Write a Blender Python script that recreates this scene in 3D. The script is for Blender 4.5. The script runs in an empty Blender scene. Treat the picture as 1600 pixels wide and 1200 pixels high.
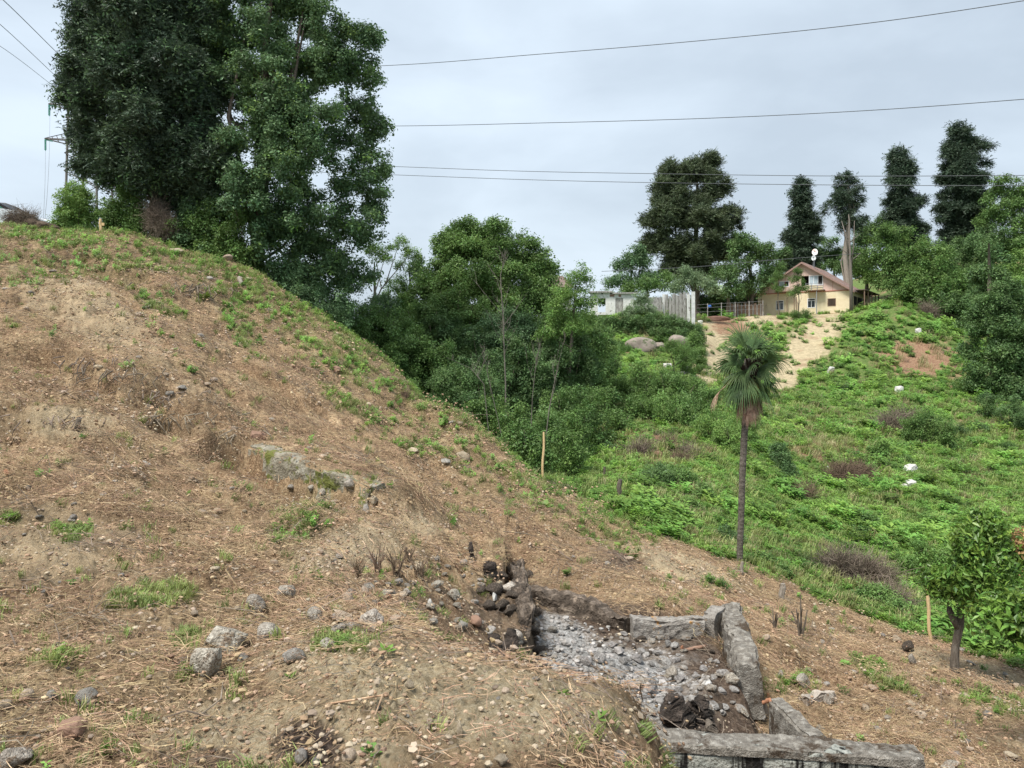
import bpy, bmesh, math, random
import numpy as np
from mathutils import Vector, Matrix, Euler, noise as mn

C = bpy.context.scene.collection
sc = bpy.context.scene
rng = np.random.default_rng(7)
random.seed(7)
R = math.radians

# ------------------------------------------------------------------ camera
F, U0, V0 = 1200.0, 800.0, 560.0        # focal length in photograph pixels, principal column, horizon row
cam = bpy.data.objects.new('camera', bpy.data.cameras.new('camera'))
C.objects.link(cam); sc.camera = cam
cam.location = (0, 0, 0); cam.rotation_euler = (R(90), 0, 0)
cam.data.sensor_width = 36; cam.data.lens = 36 * F / 1600
cam.data.shift_y = -40 / 1600
cam.data.clip_start = 0.05; cam.data.clip_end = 4000

# ------------------------------------------------------------------ sky and sun (overcast)
SUN_EL, SUN_AZ = 60, 225        # degrees; azimuth clockwise from +Y
w = bpy.data.worlds.new('World'); sc.world = w; w.use_nodes = True
nt = w.node_tree; nt.nodes.clear()
def N(nt, t, **k):
    n = nt.nodes.new(t)
    for a, b in k.items(): setattr(n, a, b)
    return n
def L(nt, a, b): nt.links.new(a, b)
out = N(nt, 'ShaderNodeOutputWorld'); mix = N(nt, 'ShaderNodeMixShader')
bg1 = N(nt, 'ShaderNodeBackground'); bg2 = N(nt, 'ShaderNodeBackground')
sky = N(nt, 'ShaderNodeTexSky', sky_type='NISHITA', sun_disc=False)
sky.sun_elevation = R(SUN_EL); sky.sun_rotation = R(SUN_AZ); sky.air_density = 1.3; sky.dust_density = 3
L(nt, sky.outputs[0], bg1.inputs[0]); bg1.inputs[1].default_value = 0.05
tc = N(nt, 'ShaderNodeTexCoord'); mp = N(nt, 'ShaderNodeMapping'); mp.inputs['Scale'].default_value = (1.0, 1.0, 2.6)
mp.inputs['Location'].default_value = (0.35, 0.2, 0.1)
L(nt, tc.outputs['Generated'], mp.inputs[0])
n1 = N(nt, 'ShaderNodeTexNoise'); n1.inputs['Scale'].default_value = 1.9; n1.inputs['Detail'].default_value = 7; n1.inputs['Roughness'].default_value = .5
n1.inputs['Distortion'].default_value = .25
L(nt, mp.outputs[0], n1.inputs['Vector'])
cr = N(nt, 'ShaderNodeValToRGB')
cr.color_ramp.elements[0].position = .36; cr.color_ramp.elements[0].color = (.163, .189, .217, 1)
cr.color_ramp.elements[1].position = .64; cr.color_ramp.elements[1].color = (.232, .265, .298, 1)
L(nt, n1.outputs['Fac'], cr.inputs[0]); L(nt, cr.outputs[0], bg2.inputs[0]); bg2.inputs[1].default_value = 1.0
mix.inputs[0].default_value = .88
L(nt, bg1.outputs[0], mix.inputs[1]); L(nt, bg2.outputs[0], mix.inputs[2]); L(nt, mix.outputs[0], out.inputs[0])
sun = bpy.data.objects.new('sun', bpy.data.lights.new('sun', 'SUN')); C.objects.link(sun)
sun.data.energy = 1.5; sun.data.angle = R(18); sun.data.color = (1, .96, .9)
sd = Vector((math.sin(R(SUN_AZ)) * math.cos(R(SUN_EL)), math.cos(R(SUN_AZ)) * math.cos(R(SUN_EL)), math.sin(R(SUN_EL))))
sun.rotation_euler = sd.to_track_quat('Z', 'Y').to_euler()
vs = sc.view_settings; vs.view_transform = 'Standard'; vs.look = 'None'; vs.exposure = 1.9; vs.gamma = 1; vs.use_curve_mapping = False
sc.cycles.max_bounces = 6; sc.cycles.diffuse_bounces = 3; sc.cycles.glossy_bounces = 2; sc.cycles.transmission_bounces = 3

# ------------------------------------------------------------------ helpers
def P(u, v, d): return Vector(((u - U0) / F * d, d, (V0 - v) / F * d))

def tag(o, label=None, cat=None, group=None, kind=None):
    if label: o['label'] = label
    if cat: o['category'] = cat
    if group: o['group'] = group
    if kind: o['kind'] = kind
    return o
def empty(name, loc, rz=0, **k):
    o = bpy.data.objects.new(name, None); C.objects.link(o); o.location = loc; o.rotation_euler = (0, 0, rz); o.empty_display_size = .2
    return tag(o, **k)
def children(o): return [c for c in bpy.data.objects if c.parent is o]
def copy_tree(o, parent=None, kids=None):
    c = o.copy(); C.objects.link(c); c.parent = parent
    for ch in children(o): copy_tree(ch, c)
    return c

class MB:
    def __init__(s): s.v = []; s.f = []
    def add(s, vs_, fs):
        b = len(s.v); s.v += [tuple(p) for p in vs_]; s.f += [tuple(i + b for i in f) for f in fs]; return s
    def box(s, lo, hi, M=None):
        x0, y0, z0 = lo; x1, y1, z1 = hi
        p = [Vector(q) for q in ((x0,y0,z0),(x1,y0,z0),(x1,y1,z0),(x0,y1,z0),(x0,y0,z1),(x1,y0,z1),(x1,y1,z1),(x0,y1,z1))]
        if M: p = [M @ q for q in p]
        return s.add(p, [(0,3,2,1),(4,5,6,7),(0,1,5,4),(1,2,6,5),(2,3,7,6),(3,0,4,7)])
    def tube(s, pts, rad, n=8, cap=True):
        pts = [Vector(p) for p in pts]; k = len(pts)
        if not hasattr(rad, '__len__'): rad = [rad] * k
        vs_ = []
        ref = Vector((0.31, 0.17, 0.93)).normalized()
        for i, p in enumerate(pts):
            t = (pts[min(i + 1, k - 1)] - pts[max(i - 1, 0)]).normalized()
            r_ = ref if abs(t.dot(ref)) < .95 else Vector((1, 0, 0))
            a = t.cross(r_).normalized(); b = t.cross(a)
            for j in range(n):
                an = 2 * math.pi * j / n
                vs_.append(p + (a * math.cos(an) + b * math.sin(an)) * rad[i])
        fs = [(i*n+j, i*n+(j+1)%n, (i+1)*n+(j+1)%n, (i+1)*n+j) for i in range(k-1) for j in range(n)]
        if cap: fs += [tuple(range(n)), tuple(reversed(range((k-1)*n, k*n)))]
        return s.add(vs_, fs)
    def prism(s, poly, axis_from, axis_to, fn):
        n = len(poly)
        vs_ = [fn(p, axis_from) for p in poly] + [fn(p, axis_to) for p in poly]
        fs = [tuple(range(n)), tuple(reversed(range(n, 2*n)))] + [(i, (i+1)%n, n+(i+1)%n, n+i) for i in range(n)]
        return s.add(vs_, fs)
    def mesh(s, name, m=None, smooth=False):
        me = bpy.data.meshes.new(name); me.from_pydata(s.v, [], s.f); me.update()
        if m: me.materials.append(m)
        if smooth: me.polygons.foreach_set('use_smooth', [True] * len(me.polygons))
        return me
    def build(s, name, m, parent=None, smooth=False, fix=True, bevel=0):
        me = s.mesh(name, m, smooth)
        if fix or bevel:
            bm = bmesh.new(); bm.from_mesh(me)
            if bevel: bmesh.ops.bevel(bm, geom=bm.edges[:], offset=bevel, segments=1, affect='EDGES')
            bmesh.ops.recalc_face_normals(bm, faces=bm.faces[:]); bm.to_mesh(me); bm.free()
        o = bpy.data.objects.new(name, me); C.objects.link(o); o.parent = parent
        return o

# value noise, vectorised
def _h(ix, iy, seed):
    h = (ix.astype(np.int64) * 374761393 + iy.astype(np.int64) * 668265263 + seed * 1442695041) & 0xffffffff
    h = ((h ^ (h >> 13)) * 1274126177) & 0xffffffff
    return ((h ^ (h >> 16)) & 0xffff) / 65535.0
def vn(x, y, seed=0):
    x = np.asarray(x, float); y = np.asarray(y, float)
    ix = np.floor(x); iy = np.floor(y); fx = x - ix; fy = y - iy
    fx = fx*fx*(3-2*fx); fy = fy*fy*(3-2*fy)
    a = _h(ix, iy, seed); b = _h(ix+1, iy, seed); c = _h(ix, iy+1, seed); d = _h(ix+1, iy+1, seed)
    return (a + (b-a)*fx) * (1-fy) + (c + (d-c)*fx) * fy
def fbm(x, y, octv=4, seed=0, gain=.5):
    s = 0; a = 1; t = 0
    for i in range(octv):
        s = s + a * vn(x * 2**i + 17.3*i, y * 2**i - 9.1*i, seed + i); t += a; a *= gain
    return s / t
def sst(e0, e1, x):
    t = np.clip((x - e0) / (e1 - e0), 0, 1); return t*t*(3-2*t)

# ------------------------------------------------------------------ materials
def mat(name, cols, scale=4, rough=.9, bump=.3, bscale=None, detail=6, trans=None, obj_rand=0, stretch=None, pos=(.3, .7), spec=.25, blotch=None, metal=0, coord='Object'):
    """noise-mixed colours; blotch = (colour, scale, threshold) for stains with a shape of their own"""
    m = bpy.data.materials.new(name); m.use_nodes = True; nt = m.node_tree
    b = nt.nodes['Principled BSDF']; b.inputs['Roughness'].default_value = rough; b.inputs['Specular IOR Level'].default_value = spec; b.inputs['Metallic'].default_value = metal
    tc = N(nt, 'ShaderNodeTexCoord'); vec = tc.outputs['Object' if coord == 'World' else coord]
    if coord == 'World': vec = N(nt, 'ShaderNodeNewGeometry').outputs['Position']
    if stretch:
        mp = N(nt, 'ShaderNodeMapping'); mp.inputs['Scale'].default_value = stretch; L(nt, vec, mp.inputs[0]); vec = mp.outputs[0]
    nz = N(nt, 'ShaderNodeTexNoise'); nz.inputs['Scale'].default_value = scale; nz.inputs['Detail'].default_value = detail; nz.inputs['Roughness'].default_value = .65
    L(nt, vec, nz.inputs['Vector'])
    cr = N(nt, 'ShaderNodeValToRGB'); e = cr.color_ramp.elements
    k = len(cols)
    for i, c in enumerate(cols):
        p_ = pos[0] + (pos[1] - pos[0]) * i / max(k - 1, 1)
        if i < 2: e[i].position = p_; el = e[i]
        else: el = e.new(p_)
        el.color = (*c, 1)
    if k == 1: e[1].color = (*cols[0], 1)
    L(nt, nz.outputs['Fac'], cr.inputs[0]); col = cr.outputs[0]
    if obj_rand:
        oi = N(nt, 'ShaderNodeObjectInfo'); hs = N(nt, 'ShaderNodeHueSaturation')
        mr = N(nt, 'ShaderNodeMapRange'); mr.inputs[3].default_value = 1 - obj_rand; mr.inputs[4].default_value = 1 + obj_rand
        L(nt, oi.outputs['Random'], mr.inputs[0]); L(nt, mr.outputs[0], hs.inputs['Value'])
        mr2 = N(nt, 'ShaderNodeMapRange'); mr2.inputs[3].default_value = .5 - obj_rand*.05; mr2.inputs[4].default_value = .5 + obj_rand*.05
        ml = N(nt, 'ShaderNodeMath', operation='FRACT'); mm = N(nt, 'ShaderNodeMath', operation='MULTIPLY'); mm.inputs[1].default_value = 7.31
        L(nt, oi.outputs['Random'], mm.inputs[0]); L(nt, mm.outputs[0], ml.inputs[0]); L(nt, ml.outputs[0], mr2.inputs[0]); L(nt, mr2.outputs[0], hs.inputs['Hue'])
        L(nt, col, hs.inputs['Color']); col = hs.outputs[0]
    for bl in (blotch if isinstance(blotch, list) else [blotch] if blotch else []):
        c2, s2, th = bl[:3]
        n2 = N(nt, 'ShaderNodeTexNoise'); n2.inputs['Scale'].default_value = s2; n2.inputs['Detail'].default_value = 5; n2.inputs['Roughness'].default_value = .7
        if len(bl) > 3:
            mp2 = N(nt, 'ShaderNodeMapping'); mp2.inputs['Scale'].default_value = bl[3]; mp2.inputs['Location'].default_value = (3.1, 1.7, 5.2); L(nt, tc.outputs[coord], mp2.inputs[0]); L(nt, mp2.outputs[0], n2.inputs['Vector'])
        else: L(nt, tc.outputs[coord], n2.inputs['Vector'])
        r2 = N(nt, 'ShaderNodeMapRange'); r2.inputs[1].default_value = th; r2.inputs[2].default_value = th + .07
        L(nt, n2.outputs['Fac'], r2.inputs[0])
        mx = N(nt, 'ShaderNodeMix', data_type='RGBA'); L(nt, r2.outputs[0], mx.inputs[0]); L(nt, col, mx.inputs[6]); mx.inputs[7].default_value = (*c2, 1); col = mx.outputs[2]
    L(nt, col, b.inputs['Base Color'])
    if bump:
        n3 = N(nt, 'ShaderNodeTexNoise'); n3.inputs['Scale'].default_value = bscale or scale * 5; n3.inputs['Detail'].default_value = 5
        L(nt, vec, n3.inputs['Vector'])
        bp = N(nt, 'ShaderNodeBump'); bp.inputs['Strength'].default_value = bump; bp.inputs['Distance'].default_value = .03
        L(nt, n3.outputs['Fac'], bp.inputs['Height']); L(nt, bp.outputs[0], b.inputs['Normal'])
    if trans:
        tr = N(nt, 'ShaderNodeBsdfTranslucent'); ms = N(nt, 'ShaderNodeMixShader'); ms.inputs[0].default_value = trans
        hs = N(nt, 'ShaderNodeHueSaturation'); hs.inputs['Value'].default_value = 1.5; hs.inputs['Hue'].default_value = .485; L(nt, col, hs.inputs['Color'])
        L(nt, hs.outputs[0], tr.inputs[0]); L(nt, b.outputs[0], ms.inputs[1]); L(nt, tr.outputs[0], ms.inputs[2])
        L(nt, ms.outputs[0], nt.nodes['Material Output'].inputs[0])
    return m
def leafmat(name, dark, light, trans=.22, rand=.3, scale=.9, rough=.5, spec=.3):
    return mat(name, [dark, tuple((a+b)/2 for a, b in zip(dark, light)), light], scale=scale, rough=rough, bump=0, trans=trans, obj_rand=rand, pos=(.3, .72), spec=spec, coord='World', detail=5)

M = {}
M['leaf_mid'] = leafmat('broad_leaf', (.058, .120, .030), (.185, .300, .085), scale=.5)
M['leaf_deep'] = leafmat('deep_leaf', (.050, .105, .036), (.150, .245, .082), scale=.5)
M['leaf_cool'] = leafmat('cool_leaf', (.048, .105, .045), (.170, .270, .120), scale=.5)
M['leaf_light'] = leafmat('light_leaf', (.085, .17, .038), (.23, .36, .095), scale=.5)
M['leaf_grey'] = leafmat('grey_leaf', (.12, .19, .085), (.32, .42, .24), scale=.5)
M['conifer'] = leafmat('conifer_leaf', (.028, .052, .032), (.088, .130, .075), trans=.12, rand=.3, scale=.6)
M['conifer_olive'] = leafmat('conifer_olive_leaf', (.045, .066, .034), (.120, .155, .075), trans=.12, scale=.4)
M['citrus'] = leafmat('glossy_leaf', (.055, .120, .022), (.20, .33, .06), rough=.4, spec=.4, scale=4, rand=.4)
M['herb'] = leafmat('herb_leaf', (.090, .170, .034), (.25, .43, .090), trans=.3, rand=.35, scale=.45)
M['grass'] = leafmat('grass_blade', (.14, .19, .05), (.31, .37, .13), trans=.2, rand=.35, scale=1)
M['dry_grass'] = leafmat('dry_grass_blade', (.22, .20, .08), (.40, .38, .20), trans=.15, rand=.35, scale=1)
M['yellow_leaf'] = leafmat('withered_leaf', (.35, .20, .09), (.55, .36, .18), rand=.3)
M['straw'] = mat('straw', [(.14, .088, .052), (.33, .225, .135), (.58, .45, .29)], scale=9, bump=0, obj_rand=.4, pos=(.32, .68))
M['soil'] = mat('soil_clod', [(.15, .098, .058), (.31, .215, .132), (.50, .38, .25)], scale=8, bump=.5, obj_rand=.35)
M['twig'] = mat('twig', [(.085, .066, .05), (.165, .132, .10), (.30, .245, .19)], scale=7, bump=0, obj_rand=.3)
M['twig_red'] = mat('twig_red', [(.10, .072, .05), (.20, .142, .098)], scale=7, bump=0, obj_rand=.3)
M['bark'] = mat('bark', [(.07, .055, .042), (.14, .115, .09), (.22, .19, .155)], scale=9, bump=.8, stretch=(3, 3, .6))
M['snag'] = mat('snag_bark', [(.12, .10, .085), (.24, .21, .18)], scale=3, bump=.6, stretch=(3, 3, .4))
M['sap'] = mat('grey_twig_bark', [(.10, .088, .07), (.20, .18, .15)], scale=6, bump=.2)
M['bark_pale'] = mat('pale_bark', [(.20, .17, .135), (.34, .30, .25)], scale=6, bump=.6, stretch=(3, 3, .6))
M['palm_bark'] = mat('palm_bark', [(.05, .044, .036), (.125, .108, .088), (.22, .195, .165)], scale=14, bump=.8, stretch=(1, 1, 2))
M['palm_leaf'] = leafmat('palm_leaf', (.045, .095, .034), (.14, .215, .08), trans=.15, rand=.25, scale=3)
M['palm_dead'] = mat('dead_palm_leaf', [(.16, .09, .06), (.34, .23, .16), (.46, .36, .27)], scale=9, bump=0, obj_rand=.2)
M['fibre'] = mat('palm_fibre', [(.025, .016, .012), (.07, .045, .03)], scale=20, bump=.8)
M['char'] = mat('charred_wood', [(.014, .012, .010), (.06, .047, .038), (.15, .12, .10)], scale=9, bump=1, pos=(.35, .78), blotch=((.33, .31, .30), 6, .62))
M['ash'] = mat('ash', [(.10, .09, .085), (.30, .28, .26), (.50, .48, .455)], scale=3.5, bump=.8, bscale=16, obj_rand=.3, blotch=((.30, .20, .16), 1.5, .64))
M['stone'] = mat('field_stone', [(.17, .155, .135), (.32, .295, .26), (.46, .43, .38)], scale=2.6, bump=.8, bscale=14, obj_rand=.25, blotch=((.21, .15, .10), 1.7, .55))
M['stone_pale'] = mat('pale_stone', [(.27, .21, .15), (.47, .39, .29)], scale=2.4, bump=.6, bscale=12, obj_rand=.25, blotch=((.26, .18, .12), 1.8, .57))
M['rubble'] = mat('concrete_rubble', [(.17, .145, .115), (.36, .32, .265), (.60, .56, .48)], scale=3.0, bump=1, bscale=9, obj_rand=.2, blotch=[((.20, .145, .10), 1.2, .55), ((.07, .06, .05), 3.2, .64)])
M['brick'] = mat('old_brick', [(.20, .115, .08), (.33, .215, .155)], scale=14, bump=.4)
M['orange'] = mat('orange_shard', [(.26, .11, .06), (.38, .19, .11)], scale=10, bump=.2)
M['white_stone'] = mat('white_stone', [(.38, .37, .34), (.60, .59, .55)], scale=8, bump=.3)
M['stake'] = mat('fresh_stake', [(.50, .35, .17), (.70, .53, .30)], scale=8, bump=.2, stretch=(3, 3, .5))
M['rock_face'] = mat('rock_face', [(.17, .14, .115), (.34, .29, .25)], scale=1.5, bump=.8, blotch=((.10, .13, .06), 2, .55))

# ------------------------------------------------------------------ terrain
CP = []   # (u, depth, z)
def col(u, rows):
    for v, d in rows: CP.append((u, d, (V0 - v) / F * d))
def colz(u, rows):
    for d, z in rows: CP.append((u, d, z))
col(0, [(1200, 3.1), (1000, 4.6), (800, 7.5), (650, 11), (500, 17), (410, 22), (350, 27)]); colz(0, [(1.2, -1.62), (2, -1.64), (35, 5.1), (60, 5.5), (110, 4.5), (250, 3)])
col(200, [(1200, 3.1), (1000, 4.7), (800, 8), (650, 12), (560, 15), (500, 18), (420, 23), (366, 28)]); colz(200, [(1.2, -1.62), (2, -1.64), (36, 4.5), (60, 4), (110, 3)])
col(400, [(1200, 3.1), (1050, 4.2), (950, 5.6), (800, 9), (700, 13), (600, 17), (500, 23), (425, 29)]); colz(400, [(1.2, -1.6), (2, -1.62), (34, 2.3), (45, 1), (70, 1), (110, 2)])
col(520, [(512, 27)]); colz(520, [(31, .2), (36, -.8)])
col(600, [(1200, 2.9), (1010, 4.4), (950, 6), (850, 9), (750, 14), (650, 19), (572, 26)]); colz(600, [(1.2, -1.5), (2, -1.53), (30, -1.8), (45, -2), (60, 0), (80, 2), (110, 3)])
col(730, [(662, 22), (760, 15.5)]); colz(730, [(25, -3.2)])
col(800, [(1200, 2.9), (1065, 4.3), (800, 14), (740, 17), (712, 20)]); colz(800, [(1.2, -1.5), (2, -1.53), (5.6, -2.6), (8, -3.1), (10, -2.9), (24, -3.8), (40, -3.6), (60, -1.2), (80, 2.5), (110, 3.5), (250, 3)])
col(1000, [(1130, 4.3), (935, 10.9), (900, 12.5), (850, 15), (825, 17), (780, 20), (740, 24), (680, 32), (600, 50), (545, 65), (500, 70.5)]); colz(1000, [(1.2, -1.5), (2, -1.6), (3, -1.75), (5.6, -3.6), (6.6, -4.4), (8, -3.8), (90, 4.5), (130, 5), (250, 5)])
col(1200, [(1000, 11), (940, 13.5), (893, 15.8), (850, 19), (800, 23), (700, 35), (620, 55), (560, 75), (498, 88)]); colz(1200, [(1.2, -1.6), (2, -1.9), (3, -2.5), (4.5, -3.6), (7, -4.5), (96, 5.3), (115, 6), (140, 9), (250, 15)])
col(1400, [(1200, 7.6), (1100, 9.3), (1000, 12.7), (975, 14), (900, 18.5), (800, 27), (700, 42), (620, 60), (550, 78), (482, 90)]); colz(1400, [(1.2, -1.7), (2, -2.2), (3, -2.9), (4.5, -3.6), (100, 7), (115, 9), (150, 17), (250, 25)])
col(1600, [(1200, 8), (1100, 10), (1045, 12), (950, 16), (850, 23), (750, 36), (680, 50), (620, 65), (560, 80), (500, 95)]); colz(1600, [(1.2, -1.8), (2, -2.4), (3, -3), (4.5, -3.7), (110, 11), (130, 18), (160, 25), (250, 30)])
colz(2100, [(1.2, -1.9), (2, -2.7), (4, -3.8), (7, -4.6), (12, -5.4), (20, -6), (36, -6), (60, -4), (80, 1), (110, 10), (160, 24), (250, 30)])
colz(2900, [(1.2, -2.2), (2, -3), (4, -4.4), (8, -5.5), (20, -6.5), (60, -5), (110, 6), (250, 25)])
colz(-400, [(1.2, -1.6), (2, -1.6), (4.5, -1.5), (8, -.9), (12, .3), (18, 3.2), (26, 6.5), (40, 7), (80, 6.5), (250, 3)])
colz(-1300, [(1.2, -1.5), (2, -1.45), (4.5, -1), (8, .2), (12, 1.9), (18, 5), (26, 8), (40, 8.5), (80, 8), (250, 3)])
for u in (-1300, -400, 200, 600, 1000, 1400, 1800, 2900): colz(u, [(700, 0), (1200, -3)])
CPa = np.array(CP)
def feat(u, d): return np.stack([np.asarray(u) / 100.0, np.log(np.asarray(d)) * 5.0], -1)
Xc = feat(CPa[:, 0], CPa[:, 1])
def kern(A, B):
    d2 = ((A[:, None, :] - B[None, :, :])**2).sum(-1)
    return np.sqrt(d2 + .25)
W_ = np.linalg.solve(np.block([[kern(Xc, Xc), np.ones((len(Xc), 1))], [np.ones((1, len(Xc))), np.zeros((1, 1))]]), np.append(CPa[:, 2], 0))
# border between the cleared brown slope and the green valley: column -> depth
BU = [-1300, 0, 200, 400, 520, 600, 730, 800, 850, 1000, 1150, 1300, 1400, 1600, 2000, 2900]
BD = [26, 27, 28, 28.5, 26.5, 25.5, 21.5, 19.6, 19.3, 17, 15.8, 14.2, 13.4, 11.8, 9.5, 8]
# pit outline (plan), counter-clockwise from the near left corner
PIT = [(.05, 6.6), (2.72, 7.12), (2.78, 10.35), (.25, 11.75)]
PIT_Z = -3.80
MA_, MB_ = (-4.55, 13.0), (-2.15, 11.3)      # mossy footing on the left slope, plan ends of its face
def pit_sd(x, y):
    """signed distance-like value, positive inside the convex pit"""
    s = np.full(np.shape(x), 1e9)
    for i in range(4):
        (ax, ay), (bx, by) = PIT[i], PIT[(i+1) % 4]
        ex, ey = bx-ax, by-ay; l = math.hypot(ex, ey)
        s = np.minimum(s, (ex*(y-ay) - ey*(x-ax)) / l)
    return s
def terrain_z(u, d):
    u = np.asarray(u, float); d = np.asarray(d, float); sh = u.shape
    uf, df = u.ravel(), d.ravel()
    z = np.empty(len(uf))
    for i in range(0, len(uf), 20000):
        sl = slice(i, i+20000)
        z[sl] = kern(feat(uf[sl], df[sl]), Xc) @ W_[:-1] + W_[-1]
    x = (uf - U0) / F * df; y = df
    near = 1 - sst(10, 60, df)
    # humps, furrows and clods
    z += (fbm(x*.45, y*.45, 3, 3) - .5) * .28 * sst(3, 9, df) * (1 - .4*sst(60, 90, df))
    z += (fbm(x*1.7, y*1.7, 4, 11) - .5) * .16 * sst(2.5, 6, df)
    z += (fbm(x*6, y*6, 4, 21, .6) - .5) * (.10 * near + .02)
    z += (np.abs(fbm(x*2.6 + y, y*1.5, 4, 25, .6) - .5) * -.30 + .03) * sst(5, 9, df) * (1 - sst(22, 30, df)) * (uf < 1000)
    rid = 1 - np.abs(fbm(x*.9 + y*.5, y*.35, 4, 31) * 2 - 1)
    z += -(rid**6) * .16 * sst(6, 10, df) * (1 - sst(22, 27, df)) * (uf < 900)
    cl = fbm(x*17, y*17, 2, 41); z += np.where(cl > .6, (cl - .6) * .16, 0) * near
    # sand mound in front
    z += .10 * np.exp(-(((x + .15) / .9)**2 + ((y - 4.2) / .55)**2)) + .05 * np.exp(-(((x + .9) / .45)**2 + ((y - 3.6) / .5)**2))
    # scarps on the left slope (dug steps)
    def scarp(cx, cy, rx, ry, h):
        nonlocal z
        e = ((x - cx) / rx)**2 + ((y - cy) / ry)**2
        z -= h * np.exp(-e**2) * (.7 + .6 * vn(x*3, y*3, 77))
    scarp(-5.9, 13.6, .9, .45, .45); scarp(-6.8, 11.3, 1.2, .4, .42); scarp(-11.0, 22.5, .7, .5, .6); scarp(-8.8, 17.0, .9, .45, .5); scarp(-1.9, 9.2, .8, .3, .22); scarp(-4.6, 7.4, 1.0, .3, .16)
    def ledge(ax, ay, bx, by, h, w_):
        nonlocal z
        ex, ey = bx - ax, by - ay; l_ = math.hypot(ex, ey); ex /= l_; ey /= l_
        al = (x - ax)*ex + (y - ay)*ey; pe = (x - ax)*ey - (y - ay)*ex + (fbm(x*1.6, y*1.6, 3, 91) - .5) * .8
        z -= h * sst(-.2, .6, al) * (1 - sst(l_ - .8, l_ + .3, al)) * sst(-.04, .14, pe) * (1 - sst(.15*w_, w_, pe)) * (.5 + vn(x*2.1, y*2.1, 93))
    ledge(-9.6, 15.6, -4.9, 12.4, .38, 1.9); ledge(-8.2, 12.0, -5.6, 10.4, .26, 1.4); ledge(-13.5, 24.0, -10.2, 22.0, .5, 2.2); ledge(-6.8, 18.5, -3.8, 17.0, .22, 1.8); ledge(-4.2, 9.6, -1.8, 8.4, .15, 1.2); ledge(1.2, 15.0, 3.4, 13.6, .14, 1.0); ledge(3.6, 10.8, 6.0, 9.6, .14, 1.0); ledge(-3.2, 21.0, -1.0, 19.0, .22, 1.6)
    # cut in front of the mossy footing
    ex, ey = MB_[0] - MA_[0], MB_[1] - MA_[1]; l_ = math.hypot(ex, ey); ex /= l_; ey /= l_
    al = (x - MA_[0])*ex + (y - MA_[1])*ey; pe = (x - MA_[0])*ey - (y - MA_[1])*ex
    zt = np.interp(al, [0, 1.48, 2.94], [-1.52, -1.68, -1.95]); em = sst(-.35, .1, al) * (1 - sst(l_ - .1, l_ + .6, al)); jig = (fbm(x*3, y*3, 3, 88) - .5) * .12
    wb = em * (1 - sst(.5, 2.4, -pe)) * (pe < 0); z = z*(1-wb) + (zt + .05 - pe*.05 + jig) * wb
    wf = em * (1 - sst(.4, 1.5, pe)) * sst(0, .08, pe); z = z*(1-wf) + (zt - .62 + jig) * wf
    # cleft below the burnt log
    # pit
    s = pit_sd(x, y) + (fbm(x*3, y*3, 3, 51) - .5) * .12
    k = sst(-.05, .16, s)
    fl = PIT_Z + (fbm(x*2.2, y*2.2, 4, 61, .6) - .4) * .22 + .22 * np.exp(-(((x - .75) / .7)**2 + ((y - 9.0) / 1.3)**2)) + .12 * sst(9.8, 11.4, y) + .22 * sst(1.7, 2.5, x) * (1 - sst(8.3, 9.3, y))
    bw = sst(-1.9, -.3, s) * (y > 9.6) * sst(9.6, 10.1, y) * (x > -.1) * (x < 3.2); z = z*(1-bw) + np.minimum(z, -3.53 + .10*np.clip(-s, 0, 2) + .04*np.sin(x*4)) * bw
    z = z * (1-k) + np.minimum(fl, z + .4) * k
    # ground in front of the near wall stays low
    e = sst(1.3, 1.7, x) * (1 - sst(3.9, 4.4, x)) * sst(4.9, 5.4, y) * (1 - sst(6.75, 6.95, y))
    z = z * (1-e) + np.minimum(z, -4.35) * e
    # charred hole
    h = np.exp(-(((x - .0) / .17)**2 + ((y - 7.15) / .42)**2)**2); z -= .75 * h
    return z.reshape(sh)

us = np.concatenate([np.linspace(-1300, -140, 60, endpoint=False), np.linspace(-140, 1740, 780), np.linspace(1740, 2900, 61)[1:]])
ds = np.exp(np.concatenate([np.linspace(math.log(1.2), math.log(2.6), 20, endpoint=False), np.linspace(math.log(2.6), math.log(130), 640), np.linspace(math.log(130), math.log(1200), 40)[1:]]))
UU, DD = np.meshgrid(us, ds)
ZZ = terrain_z(UU, DD)
XX = (UU - U0) / F * DD
lds = np.log(ds)
def G(x, y, off=0.0):
    """ground height at world x, y (bilinear on the terrain sheet)"""
    u = U0 + F * x / y
    i = np.clip(np.searchsorted(lds, math.log(y)) - 1, 0, len(ds) - 2); j = np.clip(np.searchsorted(us, u) - 1, 0, len(us) - 2)
    a = (y - ds[i]) / (ds[i+1] - ds[i]); b = (u - us[j]) / (us[j+1] - us[j])
    return float((ZZ[i, j]*(1-b) + ZZ[i, j+1]*b)*(1-a) + (ZZ[i+1, j]*(1-b) + ZZ[i+1, j+1]*b)*a) + off
def Gv(x, y):
    u = U0 + F * x / y; l = np.log(y)
    i = np.clip(np.searchsorted(lds, l) - 1, 0, len(ds) - 2); j = np.clip(np.searchsorted(us, u) - 1, 0, len(us) - 2)
    a = (y - ds[i]) / (ds[i+1] - ds[i]); b = (u - us[j]) / (us[j+1] - us[j])
    return (ZZ[i, j]*(1-b) + ZZ[i, j+1]*b)*(1-a) + (ZZ[i+1, j]*(1-b) + ZZ[i+1, j+1]*b)*a
def Nrm(x, y):
    e = .01 * np.maximum(y, 8)
    gx = (Gv(x + e, y) - Gv(x - e, y)) / (2*e); gy = (Gv(x, y + e) - Gv(x, y - e)) / (2*e)
    n = np.stack([-gx, -gy, np.ones_like(gx)], -1); return n / np.linalg.norm(n, axis=-1, keepdims=True)
def GP(u, d, off=0.0):
    x = (u - U0) / F * d; return Vector((x, d, G(x, d, off)))
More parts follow.
